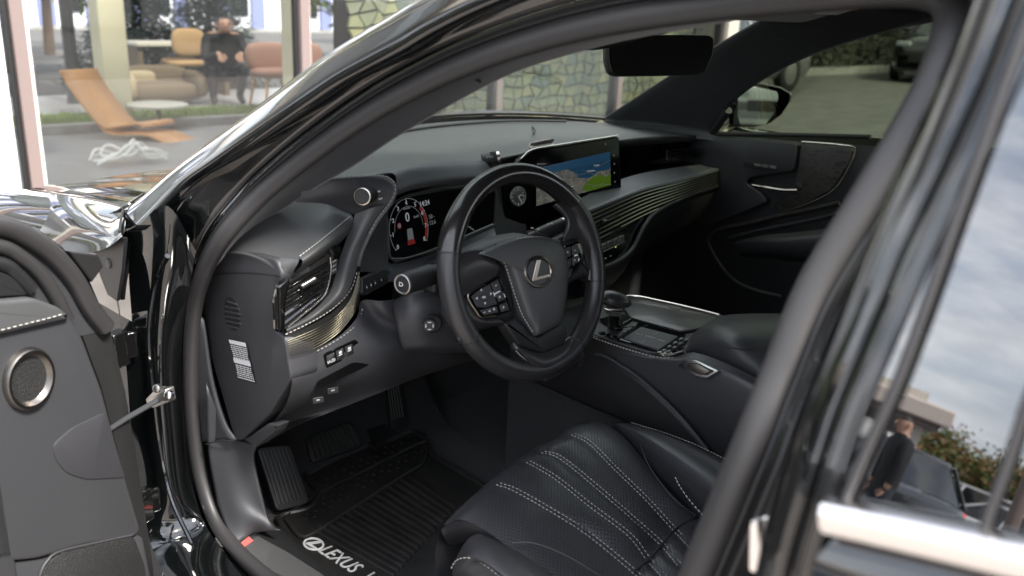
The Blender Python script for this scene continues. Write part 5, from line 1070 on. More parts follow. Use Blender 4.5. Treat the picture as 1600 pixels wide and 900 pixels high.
# right exterior mirror
pm = Plane(at(1180, 165, x=.99), (-.46, -.887, .03))
MO = [(1108, 196), (1112, 160), (1125, 138), (1150, 128), (1190, 129), (1222, 136), (1239, 146), (1237, 160), (1224, 180), (1205, 194), (1180, 200), (1140, 201)]
mo = roundpoly(hard(MO, pm.at), .006); mc = sum(mo, V())/len(mo); b = MB()
b.grid([[mc+(p-mc)*s-pm.n*h for p in mo] for s, h in ((.93, .0), (1, .004), (1.0, .03), (.92, .07), (.7, .105), (.35, .125), (.02, .13))], cu=True)
emr = b.build('exterior_mirror', 'paint', car, angle=70)
MB().prism(roundpoly(hard([(1154, 134), (1170, 133), (1214, 143), (1216, 152), (1210, 176), (1196, 194), (1158, 199), (1152, 180)], lambda u, v: pm.at(u, v, -.001)), .006), pm.n, .001, -.003).build('mirror_glass', 'mirror', emr)
MB().tube([at(1110, 198, x=.84), at(1125, 190, x=.90)], .03, n=10).build('mirror_foot', 'paint', emr)
# ------------------------------------------------------------------ INTERIOR MIRROR
ip = Plane.three(at(948, 60, x=-.105), at(951, 112, x=-.105), at(1117, 60, x=.125))
IO = [(949, 62), (958, 55), (1000, 55), (1060, 54), (1110, 55), (1117, 60), (1115, 85), (1104, 112), (1092, 116), (1030, 118), (965, 119), (954, 114), (949, 95)]
io = roundpoly(hard(IO, ip.at), .006); ic = sum(io, V())/len(io); b = MB()
b.grid([[ic+(p-ic)*s-ip.n*h for p in io] for s, h in ((.965, -.001), (1, .003), (1.0, .016), (.9, .026), (.5, .032), (.02, .033))], cu=True)
imr = b.build('interior_mirror', 'plastic_dark', car, angle=70)
MB().prism([ic+(p-ic)*.955 for p in io], ip.n, .002, -.002).build('mirror_glass', 'mirror_dim', imr)
MB().tube([ic-ip.n*.03+V((0, 0, .01)), ic+V((.0, .06, .05)), ic+V((0, .10, .085))], .012, n=10).build('mirror_stem', 'plastic_dark', imr)
MB().patch([[at(882, 68, y=.06), at(930, 50, y=.08), at(1000, 38, y=.09), at(1068, 28, y=.10)], [at(884, 76, y=.04), at(935, 78, y=.04), at(1000, 62, y=.05), at(1040, 52, y=.06)], [at(900, 60, y=-.01), at(940, 50, y=-.01), at(1000, 40, y=0), at(1040, 34, y=0)]], 5, 4).build('sensor_housing', 'plastic_dark', imr)
# ------------------------------------------------------------------ OPEN DRIVER DOOR (front end of it in view)
HNG = V((-.935, .335, 0)); da = math.radians(66)
dirv = V((-math.sin(da), -math.cos(da), 0)); dn = V((math.cos(da), -math.sin(da), 0))   # along the door, and out of its inner face
if dn.dot(CAM_POS-HNG) < 0: dn = -dn
dr = Plane(HNG+dn*.05, dn)
def dq(px, h=0): return [dr.at(u, v, h) for u, v in px]
b = MB(); P = dq([(-60, 300), (0, 345), (55, 352), (100, 385), (140, 432), (165, 490), (190, 600), (214, 740), (236, 880), (250, 990), (-160, 990), (-160, 300)], -.02)
b.prism(P, dr.n, 0, -.09); ddoor = b.build('driver_door', 'paint', car, bevel=.006)
MB().prism(dq([(120, 520), (166, 512), (190, 610), (212, 740), (232, 870), (245, 990), (215, 990), (200, 860), (176, 700), (150, 600)], -.018), dr.n, .010, -.01, .004, 2).build('door_edge_seal', 'rubber_dark', ddoor)
MB().prism(roundpoly(dq([(-160, 520), (-160, 470), (0, 468), (50, 464), (92, 482), (118, 520), (150, 605), (185, 735), (212, 826), (200, 838), (120, 850), (50, 870), (-160, 890)]), .012), dr.n, .014, -.02, .008, 4).build('door_panel', 'plastic_door', ddoor)
MB().prism(roundpoly(dq([(-160, 560), (-160, 468), (0, 468), (45, 464), (85, 478), (104, 494), (60, 506), (0, 518), (-60, 530)], .012), .006), dr.n, .010, -.005, .006, 3).build('door_top_pad', 'leather_dash', ddoor)
stitch('stitching', dq([(-80, 534), (-30, 523), (0, 516), (40, 506), (80, 496), (99, 490)], .0225), dr.n, ddoor, r=.0009, ln=.0055, gap=.0028)
MB().prism(roundpoly(dq([(78, 700), (82, 690), (110, 666), (140, 652), (160, 642), (176, 700), (192, 745), (130, 748), (100, 738), (84, 720)], .010), .010), dr.n, .0065, 0, .002, 2).build('door_insert', 'plastic', ddoor)
MB().prism(roundpoly(dq([(-100, 1000), (-100, 900), (0, 880), (60, 872), (130, 852), (200, 838), (216, 834), (235, 930), (245, 1000)]), .01), dr.n, .010, -.02, .004, 2).build('door_pocket', 'plastic_door', ddoor)
MB().prism(roundpoly(dq([(60, 910), (70, 880), (90, 862), (150, 848), (205, 836), (222, 880), (234, 960), (60, 960)], .008), .012), dr.n, .006, 0, .002, 2).build('speaker_grille', 'grille', ddoor)
MB().tube(rcurve(dq([(60, 930), (62, 900), (72, 878), (92, 862), (150, 848), (206, 836)], .013), 30), .0022, n=6).build('grille_edge', 'plastic_door', ddoor)
# tweeter ring
tc_ = dr.at(45, 592, .016); ex, ey = dr.x, dr.y; rx, ry = (dr.at(82, 592, .012)-dr.at(8, 592, .012)).length/2, (dr.at(45, 544, .012)-dr.at(45, 640, .012)).length/2
rows = []
for s, h in ((1.03, -.003), (1.01, .004), (.95, .0075), (.84, .0075), (.74, .0005), (.70, -.001)): rows.append([tc_+ex*rx*s*math.cos(t)+ey*ry*s*math.sin(t)+dr.n*h for t in [2*math.pi*k/48 for k in range(48)]])
MB().grid(rows, cu=True).build('tweeter_ring', 'ring_metal', ddoor)
b = MB(); b.add([tc_+ex*rx*.75*math.cos(t)+ey*ry*.75*math.sin(t)+dr.n*.0003 for t in [2*math.pi*k/48 for k in range(48)]], [tuple(range(48))]); b.build('tweeter_mesh', 'grille', ddoor)
# the rest of the open door beyond the picture edge: panel, glass and window frame
def dpt(s_, z, h=0): return V((HNG.x, HNG.y, 0))+dirv*s_+dn*(.05+h)+V((0, 0, z))
MB().prism([dpt(a, b, -.022) for a, b in ((.28, .30), (1.12, .33), (1.14, .70), (1.10, .99), (.28, .93))], dr.n, 0, -.085).build('door_shell', 'paint', ddoor, bevel=.006)
MB().prism(roundpoly([dpt(a, b, 0) for a, b in ((.26, .34), (1.07, .37), (1.09, .70), (1.05, .95), (.26, .90))], .03), dr.n, .014, -.02, .008, 3).build('door_panel', 'plastic_door', ddoor)
DFR = rcurve([dr.at(-40, 352, -.05)]+[dpt(a, b, -.05) for a, b in ((.42, 1.16), (.72, 1.30), (.98, 1.29), (1.10, 1.20), (1.12, .97))], 50)
MB().tube(DFR, .022, n=10).build('window_frame', 'paint', ddoor)
b = MB(); cg = dpt(.7, 1.08, -.05); b.add(DFR+[cg], [(i, i+1, len(DFR)) for i in range(len(DFR)-1)]+[(len(DFR)-1, 0, len(DFR))]); b.build('door_glass', 'side_glass', ddoor, fix=False)
# frame of the door window above the belt: two nested ridges
for px, r, m in ([[(-80, 345), (0, 352), (40, 368), (80, 396), (115, 436), (140, 480), (165, 512)], .014, 'rubber'], [[(-80, 375), (0, 385), (30, 400), (60, 425), (85, 460), (105, 500)], .010, 'rubber'], [[(-80, 400), (0, 412), (25, 428), (48, 452)], .010, 'plastic_dark']):
    MB().tube(rcurve(dq(px, -.004), 40), r, n=10).build('frame_ridge', m, ddoor)
MB().prism(dq([(-120, 350), (0, 356), (60, 380), (110, 430), (150, 500), (165, 514), (120, 524), (80, 478), (40, 466), (-120, 470)], -.014), dr.n, .006, -.02).build('frame_panel', 'plastic_door', ddoor)
MB().prism(roundpoly(dq([(0, 424), (22, 434), (44, 462), (-60, 466), (-60, 424)], -.002), .006), dr.n, .003, -.01, .002, 1).build('sail_panel', 'plastic_dark', ddoor)
MB().prism(dq([(150, 398), (158, 416), (140, 440), (104, 392)], -.002), dr.n, .006, -.02, .002, 1).build('frame_corner', 'rubber_dark', ddoor)
# check strap and hinges
A, B = at(200, 652, x=-.945), at(268, 613, x=-.876)
MB().tube([A+V((-.10, -.03, -.02)), A, A.lerp(B, .6), B], .0045, n=8, squash=.6).build('check_strap', 'jacket', ddoor)
MB().prism(roundpoly([at(u, v, x=-.885) for u, v in ((236, 620), (250, 606), (268, 604), (272, 625), (250, 634), (240, 632))], .003), (-1, -.3, 0), .012, -.004, .003, 2).build('strap_bracket', 'steel', ddoor)
for u, v, m in ((245, 607, 'steel'), (263, 617, 'chrome')): MB().lathe(at(u, v, x=-.897), (-1, -.5, .3), [(.007, -.006), (.007, .002), (.0045, .004), (.0005, .004)], 12).build('pin', m, ddoor)
for u0, v0 in ((184, 545), (222, 790)):
    c = at(u0, v0, x=-.925); MB().box(c, V((-.014, -.006, 0)), V((-.004, .010, 0)), V((0, 0, .030))).box(c+V((.02, .006, 0)), V((.012, 0, 0)), V((0, .006, 0)), V((0, 0, .022))).build('hinge', 'gloss_black', ddoor, bevel=.003)
# ------------------------------------------------------------------ REAR DOOR (closed): frame, pillar cover, glass, bright belt strip
ro = lambda u, v, off=0: side(u, v, side_o, off)
FR = [(1590, -60), (1566, 0), (1530, 90), (1482, 200), (1400, 378), (1340, 520), (1290, 640), (1252, 760), (1225, 850), (1205, 940)]
fe = rcurve([ro(u, v) for u, v in FR], 60)
# leading edge: stacked thin flanges
rd = MB(); prof = [(-.030, .040), (-.024, .020), (-.012, .004), (0, 0), (.006, .002), (.012, -.001), (.018, .002), (.024, 0)]
rdoor = rd.grid([[p+V((dx, dy*-1, 0)) for dy, dx in prof] for p in fe]).build('rear_door', 'paint', car, angle=50)
for k, (dy, r) in enumerate(((.004, .0016), (.013, .0016), (.021, .0014))): MB().tube([p+V((-.001, -dy, 0)) for p in fe], r, n=6).build('frame_bead', 'paint', rdoor)
GL = [(1690, -170), (1612, 20), (1565, 150), (1500, 330), (1440, 500), (1400, 605), (1356, 700), (1318, 790)]
ge = rcurve([ro(u, v) for u, v in GL], 60)
fe2 = resample([p+V((0, -.024, 0)) for p in fe if p.z > ge[-1].z-.01], 60)
MB().grid([[a.lerp(b, t) for t in (0, .33, .66, 1)] for a, b in zip(fe2, ge)]).build('pillar_cover', 'pillar_gloss', rdoor)
MB().tube([p+V((-.002, 0, 0)) for p in ge], .0032, n=10).build('glass_channel', 'rubber', rdoor)
ztop = [p for p in ge]
rows = [[p+V((.004, -.004, 0)), p+V((.004, -.30, .004)), p+V((.004, -.62, .008)), p+V((.004, -.95, .01))] for p in ge]
MB().grid(rows).build('door_glass', 'rear_glass', rdoor)
MB().tube([ro(u, v, .002) for u, v in ((1640, 530), (1600, 640), (1575, 720), (1545, 800), (1535, 835))], .0028, n=8).build('quarter_bar', 'rubber', rdoor)
# bright strip
c0_, c1_ = ro(1296, 801), ro(1600, 866); dv = (c1_-c0_); CHP = [c0_+dv*(k/12*3.2)+V((-.004, 0, -.010*(k/12)**2)) for k in range(13)]
MB().sweep(CHP, [(-.010, -.002), (-.0105, .004), (-.006, .009), (.002, .011), (.008, .008), (.0105, .002), (.0105, -.002)], V((-1, 0, .25))).build('belt_strip', 'silver_trim', rdoor)
MB().prism(crom([c0_+V((-.006, .004, a)) for a in (-.011, .0, .011)], 4), (-1, 0, .25), .004, -.004)
skn = [[p+V((.012, 0, -.010)) for p in CHP], [p+V((-.002, 0, -.03)) for p in CHP], [p+V((-.018, 0, -.10)) for p in CHP], [p+V((-.022, 0, -.25)) for p in CHP], [p+V((-.010, 0, -.55)) for p in CHP]]
MB().patch(skn, 2, 5).build('door_skin', 'paint_metal', rdoor)
MB().grid([[p+V((.012, .012+.0*k, -.010)) for k in (0,)]+[p+V((.012, 0, -.010))] for p in CHP[:2]])
# B-pillar striker and jamb behind the seal
MB().prism(roundpoly([at(u, v, x=-.845) for u, v in ((1180, 812), (1196, 806), (1200, 880), (1188, 896), (1178, 890))], .003), (-1, .5, 0), .006, -.01, .003, 2).build('striker', 'silver_trim', car)
# ------------------------------------------------------------------ close the cabin on the passenger side
MB().abox(.79, .84, .44, .80, .13, .90).build('cowl_side', 'plastic_dark', car)
MB().abox(-.86, -.80, .40, .80, .13, .86).build('cowl_side', 'plastic_dark', car)
# ------------------------------------------------------------------ THE PLACE
def put(o, label=None, cat=None, group=None, kind=None):
    for k, x in (('label', label), ('category', cat), ('group', group), ('kind', kind)):
        if x: o[k] = x
    return o
MB().add([(-250, -250, -.0), (250, -250, 0), (250, 250, 0), (-250, 250, 0)], [(0, 1, 2, 3)]).build('ground', 'asphalt', kind='structure')
MB().add([(-9, -3.2, .004), (7.6, -3.2, .004), (7.6, 4.32, .004), (-9, 4.32, .004)], [(0, 1, 2, 3)]).build('pavement', 'paving', kind='structure')
MB().abox(-9, 7.6, -3.35, -3.2, 0, .03).build('kerb', 'kerbstone', kind='structure')
MB().add([(8, 3.2, .005), (40, 3.2, .005), (40, 3.32, .005), (8, 3.32, .005)], [(0, 1, 2, 3)]).build('lane_line', 'road_paint', kind='structure')
# --- showroom: a glazed hall
sh = empty('showroom', (0, 4.5, 0), 'glass fronted showroom with slim brown mullions and cream columns', 'building')
def shb(nm, m, x0, x1, y0, y1, z0, z1, bevel=0, parent=sh):
    b = MB().abox(x0, x1, y0-4.5, y1-4.5, z0, z1); return b.build(nm, m, parent, bevel=bevel)
shb('floor_slab', 'shop_floor', -9, 6.9, 4.4, 10.2, -.05, .02)
shb('roof_edge', 'cream', -9.4, 7.3, 4.2, 4.6, 4.2, 4.6); shb('roof_edge', 'cream', -9.4, 7.3, 10.2, 10.5, 4.2, 4.6); MB().add([(-9, .1, 4.4), (7, .1, 4.4), (7, 5.7, 4.4), (-9, 5.7, 4.4)], [(0, 1, 2, 3)]).build('unseen_glass_roof', 'shop_glass', sh)  # unseen roof, made of glass to let more daylight into the hall
for x in (-7, -5.2, -3.5, -1.7, .07, 1.84, 3.65, 5.2, 6.86):
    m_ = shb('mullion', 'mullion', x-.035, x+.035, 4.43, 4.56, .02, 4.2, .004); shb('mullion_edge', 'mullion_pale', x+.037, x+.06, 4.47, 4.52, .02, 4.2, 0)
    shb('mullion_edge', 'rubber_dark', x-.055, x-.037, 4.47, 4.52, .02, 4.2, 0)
xs = (-7, -5.2, -3.5, -1.7, .07, 1.84, 3.65, 5.2, 6.86)
for a, b_ in zip(xs, xs[1:]):
    MB().add([(a+.03, 0, .05), (b_-.03, 0, .05), (b_-.03, 0, 4.2), (a+.03, 0, 4.2)], [(0, 1, 2, 3)]).build('pane', 'shop_glass', sh)
shb('sill_rail', 'mullion', -7.1, 6.9, 4.44, 4.55, .021, .10)
for (u, v, y, w) in ((172, 80, 7.6, .12), (460, 50, 5.2, .075), (640, 20, 5.6, .1), (-60, 60, 7.6, .12)):
    p = at(u, v, y=y); shb('column', 'cream_col', p.x-w, p.x+w, y-w, y+w, .02, 4.2, .01)
shb('side_wall', 'cream', 6.92, 7.12, 4.45, 10.2, 0, 4.2)
shb('ceiling_panel', 'ceil_grey', -3, 4.5, 9.2, 10.1, 1.62, 2.4)
# the decorative screen of irregular green panes behind the glass
scn = empty('patterned_screen', (4.6, 4.85, 0), 'decorative screen of irregular pale green panes in a dark lattice', 'screen')
random.seed(21); gx, gz = .116, .100; X0, Z0, YS = 2.45, .06, 4.85; nx, nz = 38, 40
J = {}
for i in range(nx+1):
    for j in range(nz+1):
        s = 1 if (i+j) % 2 else -1
        J[i, j] = V((X0+i*gx+s*.027+(random.random()-.5)*.04-4.6, 0, Z0+j*gz+((i*7+j*3) % 3-1)*.016+(random.random()-.5)*.025))
MB().abox(X0-.1-4.6, X0+nx*gx+.1-4.6, .02, .05, 0, 4.1).build('lattice', 'lattice', scn)
rest = {}
for i in range(nx):
    for j in range(nz):
        q = [J[i, j], J[i+1, j], J[i+1, j+1], J[i, j+1]]; c = sum(q, V())/4; q = [c+(p-c)*.84 for p in q]
        t = random.choice((1, 1, 1, 2, 2, 3, 4)); tilt = (random.random()-.5)*.02; q = [p+V((0, tilt*(1 if k in (0, 3) else -1), 0)) for k, p in enumerate(q)]
        near = i >= 2 and 3 <= j < 11
        b = MB() if near else rest.setdefault(t, MB()); b.prism(q, (0, -1, 0), .012, -.02)
        if near: b.build('pane', 'screen%d' % t, scn, smooth=False)
for t, b in rest.items(): b.build('outer_panes', 'screen%d' % t, scn, smooth=False, kind='stuff')
# --- things in the hall
def ribbon(nm, prof, w, th, m, parent, off=V((0, 0, 0)), axis=V((0, 1, 0)), dirx=V((1, 0, 0))):
    """bent plywood: profile (along, height) swept sideways"""
    C = crom([off+dirx*a+V((0, 0, h)) for a, h in prof], 8); return MB().grid([[p-axis*w/2 for p in C], [p+axis*w/2 for p in C]]).build(nm, m, parent, solid=th, off=0)
o = at(185, 215, z=.02); lc_ = empty('lounge_chair', o, 'orange bentwood lounge chair with a tall reclined back', 'chair')
dx_ = V((.72, -.69, 0)); ay = V((.93, .36, 0))
sc_ = .0049
def cx(u, v): return ((u-185)*sc_, (215-v)*sc_)
ribbon('back_and_seat', [cx(u, v) for u, v in ((126, 100), (140, 128), (165, 165), (190, 192), (215, 190), (250, 184), (258, 190))], .36, .02, 'plywood', lc_, axis=ay, dirx=dx_)
ribbon('base', [cx(u, v) for u, v in ((150, 148), (175, 184), (196, 204), (230, 203), (262, 204), (290, 215), (312, 218))], .32, .02, 'plywood', lc_, axis=ay, dirx=dx_)
o = at(265, 172, z=.02); sf = empty('sofa', o, 'brown rounded sofa standing beyond the bentwood chair', 'sofa')
def blob(nm, c, r, m, parent, e=.6, n=20):
    b = MB(); rows = []
    for k in range(11):
        t = -math.pi/2+math.pi*k/10; ct = abs(math.cos(t))**e; s = math.copysign(abs(math.sin(t))**e, math.sin(t))
        rows.append([V(c)+V((r[0]*ct*math.copysign(abs(math.cos(a))**e, math.cos(a)), r[1]*ct*math.copysign(abs(math.sin(a))**e, math.sin(a)), r[2]*s)) for a in [2*math.pi*j/n for j in range(n)]])
    return b.grid(rows, cu=True).build(nm, m, parent, angle=180)
blob('seat', (.0, 0, .24), (.52, .34, .18), 'sofa_brown', sf); blob('backrest', (.05, .26, .42), (.50, .10, .26), 'sofa_brown', sf); blob('arm', (-.48, 0, .36), (.10, .34, .24), 'sofa_tan', sf); blob('arm', (.52, 0, .36), (.10, .34, .24), 'sofa_brown', sf)
blob('cushion', (-.2, .1, .46), (.20, .10, .14), 'sofa_tan', sf); sf.scale = (.80, .8, .62); sf.location.y += .5; sf.location.x += .1
o = at(250, 200, z=.02); tb = empty('coffee_table', o, 'low round pale table beside the bentwood chair', 'table')
MB().lathe(V((0, 0, .20)), (0, 0, 1), [(.26, 0), (.27, .01), (.27, .022), (.26, .028)], 32).build('table_top', 'pale', tb); MB().lathe(V((0, 0, 0)), (0, 0, 1), [(.14, 0), (.13, .012), (.022, .02), (.02, .20)], 20).build('pedestal', 'sofa_brown', tb)
o = at(290, 165, z=.02)+V((.3, .5, 0)); ch = empty('office_chair', o, 'tan padded chair behind the brown sofa', 'chair')
blob('backrest', (0, 0, .66), (.20, .05, .16), 'tan', ch); blob('seat', (0, .2, .42), (.22, .22, .05), 'tan', ch); MB().lathe(V((0, .2, 0)), (0, 0, 1), [(.2, 0), (.2, .02), (.025, .04), (.025, .38)], 16).build('pedestal', 'steel', ch)
o = o+V((.05, .45, 0)); dk = empty('desk', o, 'long pale desk top behind the tan chair', 'desk')
MB().abox(-.55, .6, -.2, .3, .60, .64).build('desk_top', 'pale', dk, bevel=.005)
for sx in (-.5, .55): MB().abox(sx-.03, sx+.03, -.15, .25, 0, .60).build('leg', 'sofa_brown', dk)
for k, (u, v, s) in enumerate(((430, 150, 1), (480, 150, .9))):
    o = at(u, v, y=8.0); o.z = .02; ac = empty('armchair', o, ('rust coloured tub armchair beside the person in the dark jacket', 'rust coloured tub armchair half hidden behind the cream column and mullion')[k], 'chair', 'rust tub armchairs in the showroom')
    blob('shell', (0, .15, .72), (.34, .10, .20), 'rust', ac); blob('seat', (0, -.05, .52), (.32, .28, .07), 'rust', ac)
    for sx in (-1, 1):
        for sy in (-1, 1): MB().tube([V((sx*.2, sy*.18, .48)), V((sx*.28, sy*.24, 0))], .018, n=8).build('leg', 'plywood', ac)
    ac.scale = (.8, .8, .8)
o = at(200, 255, z=.02); refl_loops = empty('reflection_loops', o, 'white tangled loops low inside the glass, standing in for a reflection', 'reflection_loops')  # solid white loops stand in for a bright reflection in the glass
random.seed(4)
for k in range(9):
    a0 = random.random()*6; P = [V((-.28+.56*t+.06*math.sin(5*t+k*2), .12*math.sin(a0+t*4), .03+.16*math.sin(math.pi*t)*random.random()+.05*random.random())) for t in (0, .2, .4, .6, .8, 1)]
    MB().tube(rcurve(P, 24), .013, n=8).build('loop', 'white_gloss', refl_loops)
refl_loops.scale = (.8, .8, .8)
p = at(30, 240, y=4.15); wb = MB().abox(p.x-.42, p.x-.02, 4.10, 4.16, 0.004, 2.1).build('display_panel', 'white_gloss', bevel=.01); put(wb, 'tall plain white panel standing before the first mullion', 'panel')
# lawn strip, kerb
random.seed(8)
MB().abox(-4, 6.6, 7.32, 8.25, .02, .06).build('planting_bed', 'soil', kind='structure')
MB().abox(-4, 6.6, 7.18, 7.32, .02, .10).build('kerb', 'kerbstone', kind='structure')
gr = MB()
for k in range(9000):
    x, y = -3.9+random.random()*10.4, 7.34+random.random()*.9; h = .02+random.random()*.035; a = random.random()*6.28; d = V((math.cos(a), math.sin(a), 0))*.006; gr.add([V((x, y, .06))-d, V((x, y, .06))+d, V((x+(random.random()-.5)*.02, y+(random.random()-.5)*.02, .06+h))], [(0, 1, 2)])
put(gr.build('grass', 'grass', fix=False, smooth=False), 'short bright green grass along the kerb', 'grass', kind='stuff')
# --- trees: trunk, limbs and a crown of many small leaves
def tree(name, loc, h, r, kind, n, label, group=None, leaf=.05, mats=('leaf1', 'leaf2'), trunk_r=.06, base=.25):
    t = empty(name, loc, label, 'tree', group); b = MB(); b.tube([V((0, 0, 0)), V((.02*h, .01*h, h*.4)), V((0, .02*h, h*.92))], [trunk_r, trunk_r*.7, trunk_r*.2], n=8)
    clumps = []
    if kind == 'spruce':
        for k in range(int(26)):
            z = h*(base+(1-base)*k/26); rr = r*(1-(z/h-base)/(1-base))*.9+.03
            for q in range(6):
                a = q*1.047+k*.7+random.random()*.5; e = V((math.cos(a)*rr, math.sin(a)*rr, z-rr*.25)); b.tube([V((0, 0, z)), e], [trunk_r*.25, .004], n=4)
                for s in (.45, .75, 1): clumps.append((V((0, 0, z)).lerp(e, s), rr*.22+.05))
    else:
        for k in range(34):
            a = random.random()*6.28; u = random.random(); z = h*(base+(1-base)*u); rr = r*math.sin(math.pi*min(1, .18+.8*u))*(.35+.65*random.random()); e = V((math.cos(a)*rr, math.sin(a)*rr, z))
            b.tube([V((0, 0, h*max(.2, (base+u*.5)*.8))), e*.6+V((0, 0, z*.4)), e], [trunk_r*.35, trunk_r*.2, .006], n=5); clumps.append((e, r*.30*(.6+.8*random.random())))
    b.build('trunk', 'bark', t); ls = [MB() for _ in mats]
    for k in range(n):
        c, cr_ = clumps[random.randrange(len(clumps))]; p = c+V((random.gauss(0, .5), random.gauss(0, .5), random.gauss(0, .38)))*cr_
        d = V((random.gauss(0, 1), random.gauss(0, 1), random.gauss(0, .6))).normalized()*leaf*(.6+.8*random.random()); e = d.cross(V((random.gauss(0, 1), random.gauss(0, 1), random.gauss(0, 1)))).normalized()*leaf*(.22 if kind == 'spruce' else .42)
        ls[k % len(mats)].add([p-d, p+e, p+d, p-e], [(0, 1, 2, 3)])
    for l, m in zip(ls, mats): l.build('crown', m, t, fix=False, smooth=False)
    return t
random.seed(31)
o = at(215, 150, y=10.9); tree('spruce_tree', (o.x, 10.9, 0), 1.75, .95, 'spruce', 9000, 'dark blue green spruce behind the brown sofa', leaf=.05, mats=('spruce1', 'spruce2'), base=.02)
o = at(330, 150, y=10.8); tree('spruce_tree', (o.x, 10.8, 0), 2.1, .90, 'spruce', 9000, 'taller dark spruce right of the tan chair and desk', leaf=.05, mats=('spruce1', 'spruce2'), base=.02)
for (u, y, h, r, lab_) in ((10, 13.5, 4.6, 1.7, 'yellowing tree nearest the tall white panel'), (75, 17, 5.2, 1.8, 'autumn tree with thinning yellow green crown behind the lamp post'), (560, 14.5, 4.2, 1.5, 'yellow green tree before the blue striped building'), (690, 18, 5.0, 1.7, 'leafy tree farther along past the cream column')):
    o = at(u, 60, y=y); tree('street_tree', (o.x, y, 0), h, r, 'round', 5200, lab_, leaf=.10, mats=('leaf1', 'leaf2'), trunk_r=.10)
o = at(112, 100, y=9.4); lp = empty('lamp_post', (o.x, 9.4, 0), 'dark lamp post rising from the grass strip', 'lamp post')
MB().lathe(V((0, 0, 0)), (0, 0, 1), [(.10, 0), (.09, .03), (.07, .3), (.065, 2.5), (.05, 5.5)], 14).build('post', 'post_dark', lp); MB().tube([V((0, 0, 5.4)), V((.3, 0, 5.7)), V((.9, 0, 5.75))], .03, n=8).build('arm', 'post_dark', lp); MB().abox(.8, 1.4, -.1, .1, 5.68, 5.78).build('lamp_head', 'post_dark', lp, bevel=.02)
# far blue and white building over the street
fb = empty('far_building', (8, 27, 0), 'white building with blue vertical stripes across the street', 'building')
MB().abox(-18, 22, 0, 6, 0, 7).build('wall', 'white_wall', fb)
for k in range(30):
    x = -17+k*1.3; MB().abox(x, x+.45, -.12, 0.0, .1, 6.4).build('blue_stripe', 'blue_panel', fb)
for k in range(15):
    x = -16.4+k*2.6; MB().abox(x, x+.6, -.06, .0, .5, 5.8).build('window', 'dark_glass', fb)
MB().abox(-18.2, 22.2, -.4, 6.2, 7, 7.4).build('roof', 'cream', fb); MB().abox(-18, 22, -.2, 0, .0, .09).build('plinth', 'kerbstone', fb)
# --- hedge wall along the back of the car park
hw = empty('hedge_wall', (18, 9.6, 0), 'tall dark hedge with stone plinth along the car park', 'hedge')
b = MB(); random.seed(2)
b.grid([[V((-10.5+.25*i, -.15+.22*random.random(), .16+j*.24)) for i in range(150)] for j in range(18)]); b.build('leafy_mass', 'hedge', hw, smooth=False)
b = MB()
for k in range(16000):
    p = V((-10.5+random.random()*37, -.18-random.random()*.14, .15+random.random()*4.0)); d = V((random.gauss(0, 1), random.gauss(0, .5), random.gauss(0, 1))).normalized()*.07; e = d.cross(V((random.gauss(0, 1), 1, random.gauss(0, 1)))).normalized()*.035; b.add([p-d, p+e, p+d, p-e], [(0, 1, 2, 3)])
b.build('leaves', 'hedge2', hw, fix=False, smooth=False, kind='stuff')
MB().abox(-10.6, 27, -.32, .4, 0, .16).build('plinth', 'kerbstone', hw)
